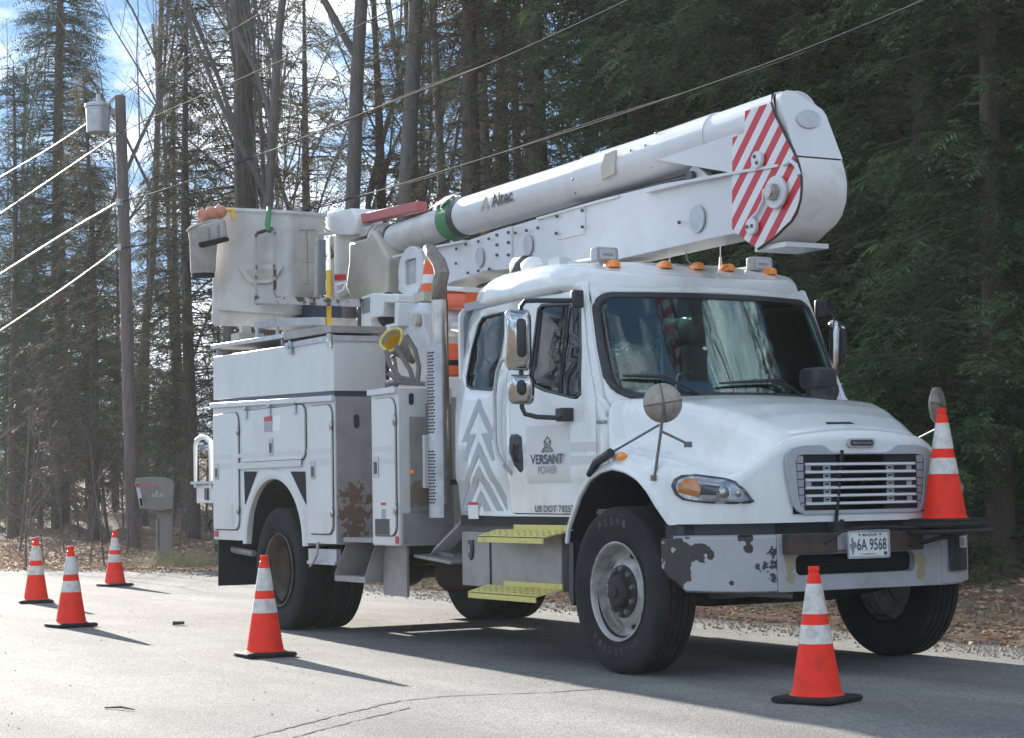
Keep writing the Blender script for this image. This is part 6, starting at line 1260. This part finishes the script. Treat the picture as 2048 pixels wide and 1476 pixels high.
def plant(kind, px, dist, scale, rz, lb_, cat, grp=None, zr=None, Y=None):
    d = ray(px, 1100); d = V(d.x, d.y, 0)/V(d.x, d.y, 0).length; p = V(CAM.x, CAM.y, 0)+d*dist
    if kind in USED: t = copy_tree(PROT[kind])
    else: t = PROT[kind]; USED.add(kind)
    t.location = (p.x, p.y, hills(p.x, p.y)-.05); t.rotation_euler = (0, 0, rz); t.scale = (scale,)*3; tag(t, lb_, cat, grp); return t
rg = random.Random(5)
# -- nameable trees
plant('spruce_a', 118, 52, 1.02, .3, 'tall dark spruce at the upper left, its narrow top left of the transformer', 'tree')
plant('bare_a', 290, 47, 1.05, 1.0, 'bare tree with fine twigs against the sky between the tall spruce and the middle trunks', 'tree')
plant('bare_b', 22, 52, 1.1, 2.0, 'bare tree at the upper left corner in front of the clouds', 'tree')
plant('pine', 500, 42, 1.0, .5, 'broad brownish conifer with a ragged crown above the bucket', 'tree')
plant('bare_c', 655, 36, 1.3, 1.2, 'tall dark trunk of a hardwood left of centre with a fork high up', 'tree')
plant('bare_c', 808, 33, 1.4, 3.2, 'thickest bare trunk above the jib, right of the forked hardwood', 'tree')
plant('cedar_c', 950, 32, 1.1, 4.2, 'mossy trunked cedar with thin green foliage above the boom lettering', 'tree')
plant('bare_a', 1010, 34, 1.05, 5.2, 'slim dark hardwood with one crooked limb over the middle of the boom', 'tree')
plant('cedar_c', 1090, 31, 1.15, .9, 'cedar with an olive lit trunk near the top centre', 'tree')
plant('cedar_b', 1290, 29, 1.05, .2, 'dense green cedar directly behind the upper boom', 'tree')
plant('cedar_b', 1450, 25.5, 1.0, 1.7, 'dense cedar behind the striped boom elbow', 'tree')
plant('cedar_a', 1630, 24, .95, 2.5, 'dense cedar just right of the boom elbow', 'tree')
plant('spruce_b', 1760, 26, 1.0, 1.1, 'thinner conifer with sky showing through, right of the elbow cedar', 'tree')
plant('cedar_b', 1870, 22.5, .95, 3.3, 'green cedar with drooping sprays above the carried cone', 'tree')
plant('cedar_a', 2010, 20.5, .95, 4.4, 'closest cedar with large bright sprays at the right edge', 'tree')
plant('cedar_d', 380, 40, .9, 5.0, 'olive brown cedar behind the utility pole, left of the bucket', 'tree')
plant('cedar_d', 190, 44, .8, 1.0, 'low dark conifer left of the utility pole behind the far cones', 'tree')
plant('spruce_b', 30, 48, .75, 2.7, 'low dark conifer at the left edge under the cables', 'tree')
# -- rows deeper in the wood, alike among themselves
ORD = '1st 2nd 3rd 4th 5th 6th 7th 8th 9th 10th 11th 12th 13th 14th 15th 16th 17th 18th 19th 20th 21st 22nd 23rd 24th 25th 26th'.split()
def row(n, x0, x1, d0, d1, kinds, sc_, lb_, grp, seed):
    r_ = random.Random(seed)
    for i in range(n):
        px = lerp(x0, x1, (i+r_.uniform(.15, .85))/n); k_ = r_.choice(kinds); W_ = {'cedar_a': 'bushy cedar', 'cedar_b': 'tall cedar', 'cedar_c': 'thin cedar', 'cedar_d': 'olive cedar', 'spruce_a': 'spruce', 'spruce_b': 'small spruce', 'pine': 'pine', 'bare_a': 'bare hardwood', 'bare_b': 'bare tree', 'bare_c': 'straight bare tree', 'brush': 'bare shrub'}[k_]
        plant(k_, px, r_.uniform(d0, d1)*1.0, r_.uniform(*sc_), r_.uniform(0, 6), W_+', '+ORD[i]+' from the left '+lb_, 'tree' if k_ != 'brush' else 'shrub', grp)
row(9, -60, 420, 54, 66, ['spruce_b', 'cedar_a', 'bare_b', 'cedar_d'], (.62, .85), 'among the low trees behind the utility pole', 'low trees behind the utility pole', 1)
row(7, -60, 640, 60, 78, ['bare_a', 'bare_b', 'bare_c'], (.8, 1.1), 'among distant trees against the bright left sky', 'distant bare trees at the left', 2)
row(13, 420, 900, 36, 52, ['bare_c', 'bare_a', 'cedar_c', 'bare_b', 'bare_c', 'cedar_c'], (.7, 1.0), 'among the trees behind the bucket', 'mixed trees behind the bucket and jib', 3)
row(10, 820, 1260, 31, 45, ['cedar_c', 'bare_c', 'cedar_c', 'bare_b', 'bare_a'], (.8, 1.05), 'deep behind the middle of the boom', 'mixed trees behind the middle of the boom', 4)
row(11, 1290, 1720, 30, 42, ['cedar_a', 'cedar_b', 'spruce_b'], (.95, 1.2), 'deep behind the striped boom elbow', 'conifers behind the cab and elbow', 5)
row(10, 1640, 2120, 25, 38, ['cedar_a', 'cedar_b', 'spruce_a'], (.9, 1.15), 'deep in the shade at the right side', 'conifers deep at the right', 6)
row(15, -70, 800, 50, 60, ['cedar_d', 'cedar_a', 'spruce_b'], (.30, .45), 'among the low young trees closing the wood at left', 'young trees closing the wood at the left', 12)
row(26, -40, 760, 40, 50, ['brush'], (1.1, 2.1), 'along the wood edge behind the mailbox', 'bare brush behind the mailbox and truck tail', 7)
row(14, 40, 560, 33.5, 38, ['brush'], (.7, 1.2), 'right behind the far cones', 'low bare brush at the verge', 8)
row(12, 1560, 2080, 20.5, 24, ['brush'], (.6, 1.1), 'in the shade right of the cab', 'bare brush right of the cab', 9)
row(12, 2200, 4300, 19, 30, ['cedar_a', 'cedar_b', 'spruce_b', 'cedar_b'], (.9, 1.15), 'past the right edge, mirrored in the windshield', 'trees past the right edge mirrored in the windshield', 10)
for k_, t in PROT.items():
    if k_ not in USED: 
        for ch in list(t.children): bpy.data.objects.remove(ch)
        bpy.data.objects.remove(t)
# trees across the road and ahead, seen only as reflections in the windows
for i_, (x, y, k_, s_) in enumerate(((3.5, 6.5, 'bare_b', 1.15), (7.5, 7.5, 'bare_a', 1.05), (1.5, 9.5, 'cedar_b', 1.0), (12, 10, 'bare_c', 1), (6, 12, 'cedar_c', 1.1), (11, 15, 'cedar_a', 1.4), (17, 12, 'cedar_b', 1.3), (20, 6, 'cedar_a', 1.3), (15, 20, 'cedar_a', 1.5), (-24, -17, 'spruce_b', .9), (-32, -15, 'bare_b', 1), (-40, -20, 'cedar_b', 1), (-17, -16, 'cedar_a', .8))):
    t = copy_tree(PROT[k_]); t.location = (x, y, 0); t.scale = (s_,)*3; tag(t, k_.split('_')[0]+' tree outside the picture, '+ORD[i_]+' of those mirrored in the cab glass', 'tree', 'trees mirrored in the windows')
# ============================================================ volume added to imitate veiling lens glare over the wood
hz = build('lens_glare_volume', G().box(-302, 302, -302, 302, -1.1, 36), bpy.data.materials.new('lens_glare_veil'), ang=10); tag(hz, kind='stuff'); hm = hz.data.materials[0]; hm.use_nodes = True; N, L = hm.node_tree.nodes, hm.node_tree.links; N.remove(N['Principled BSDF'])
pv = N.new('ShaderNodeVolumePrincipled'); pv.inputs['Color'].default_value = (.86, .90, .95, 1); pv.inputs['Density'].default_value = .0004; pv.inputs['Anisotropy'].default_value = .28; L.new(pv.outputs[0], N['Material Output'].inputs['Volume'])
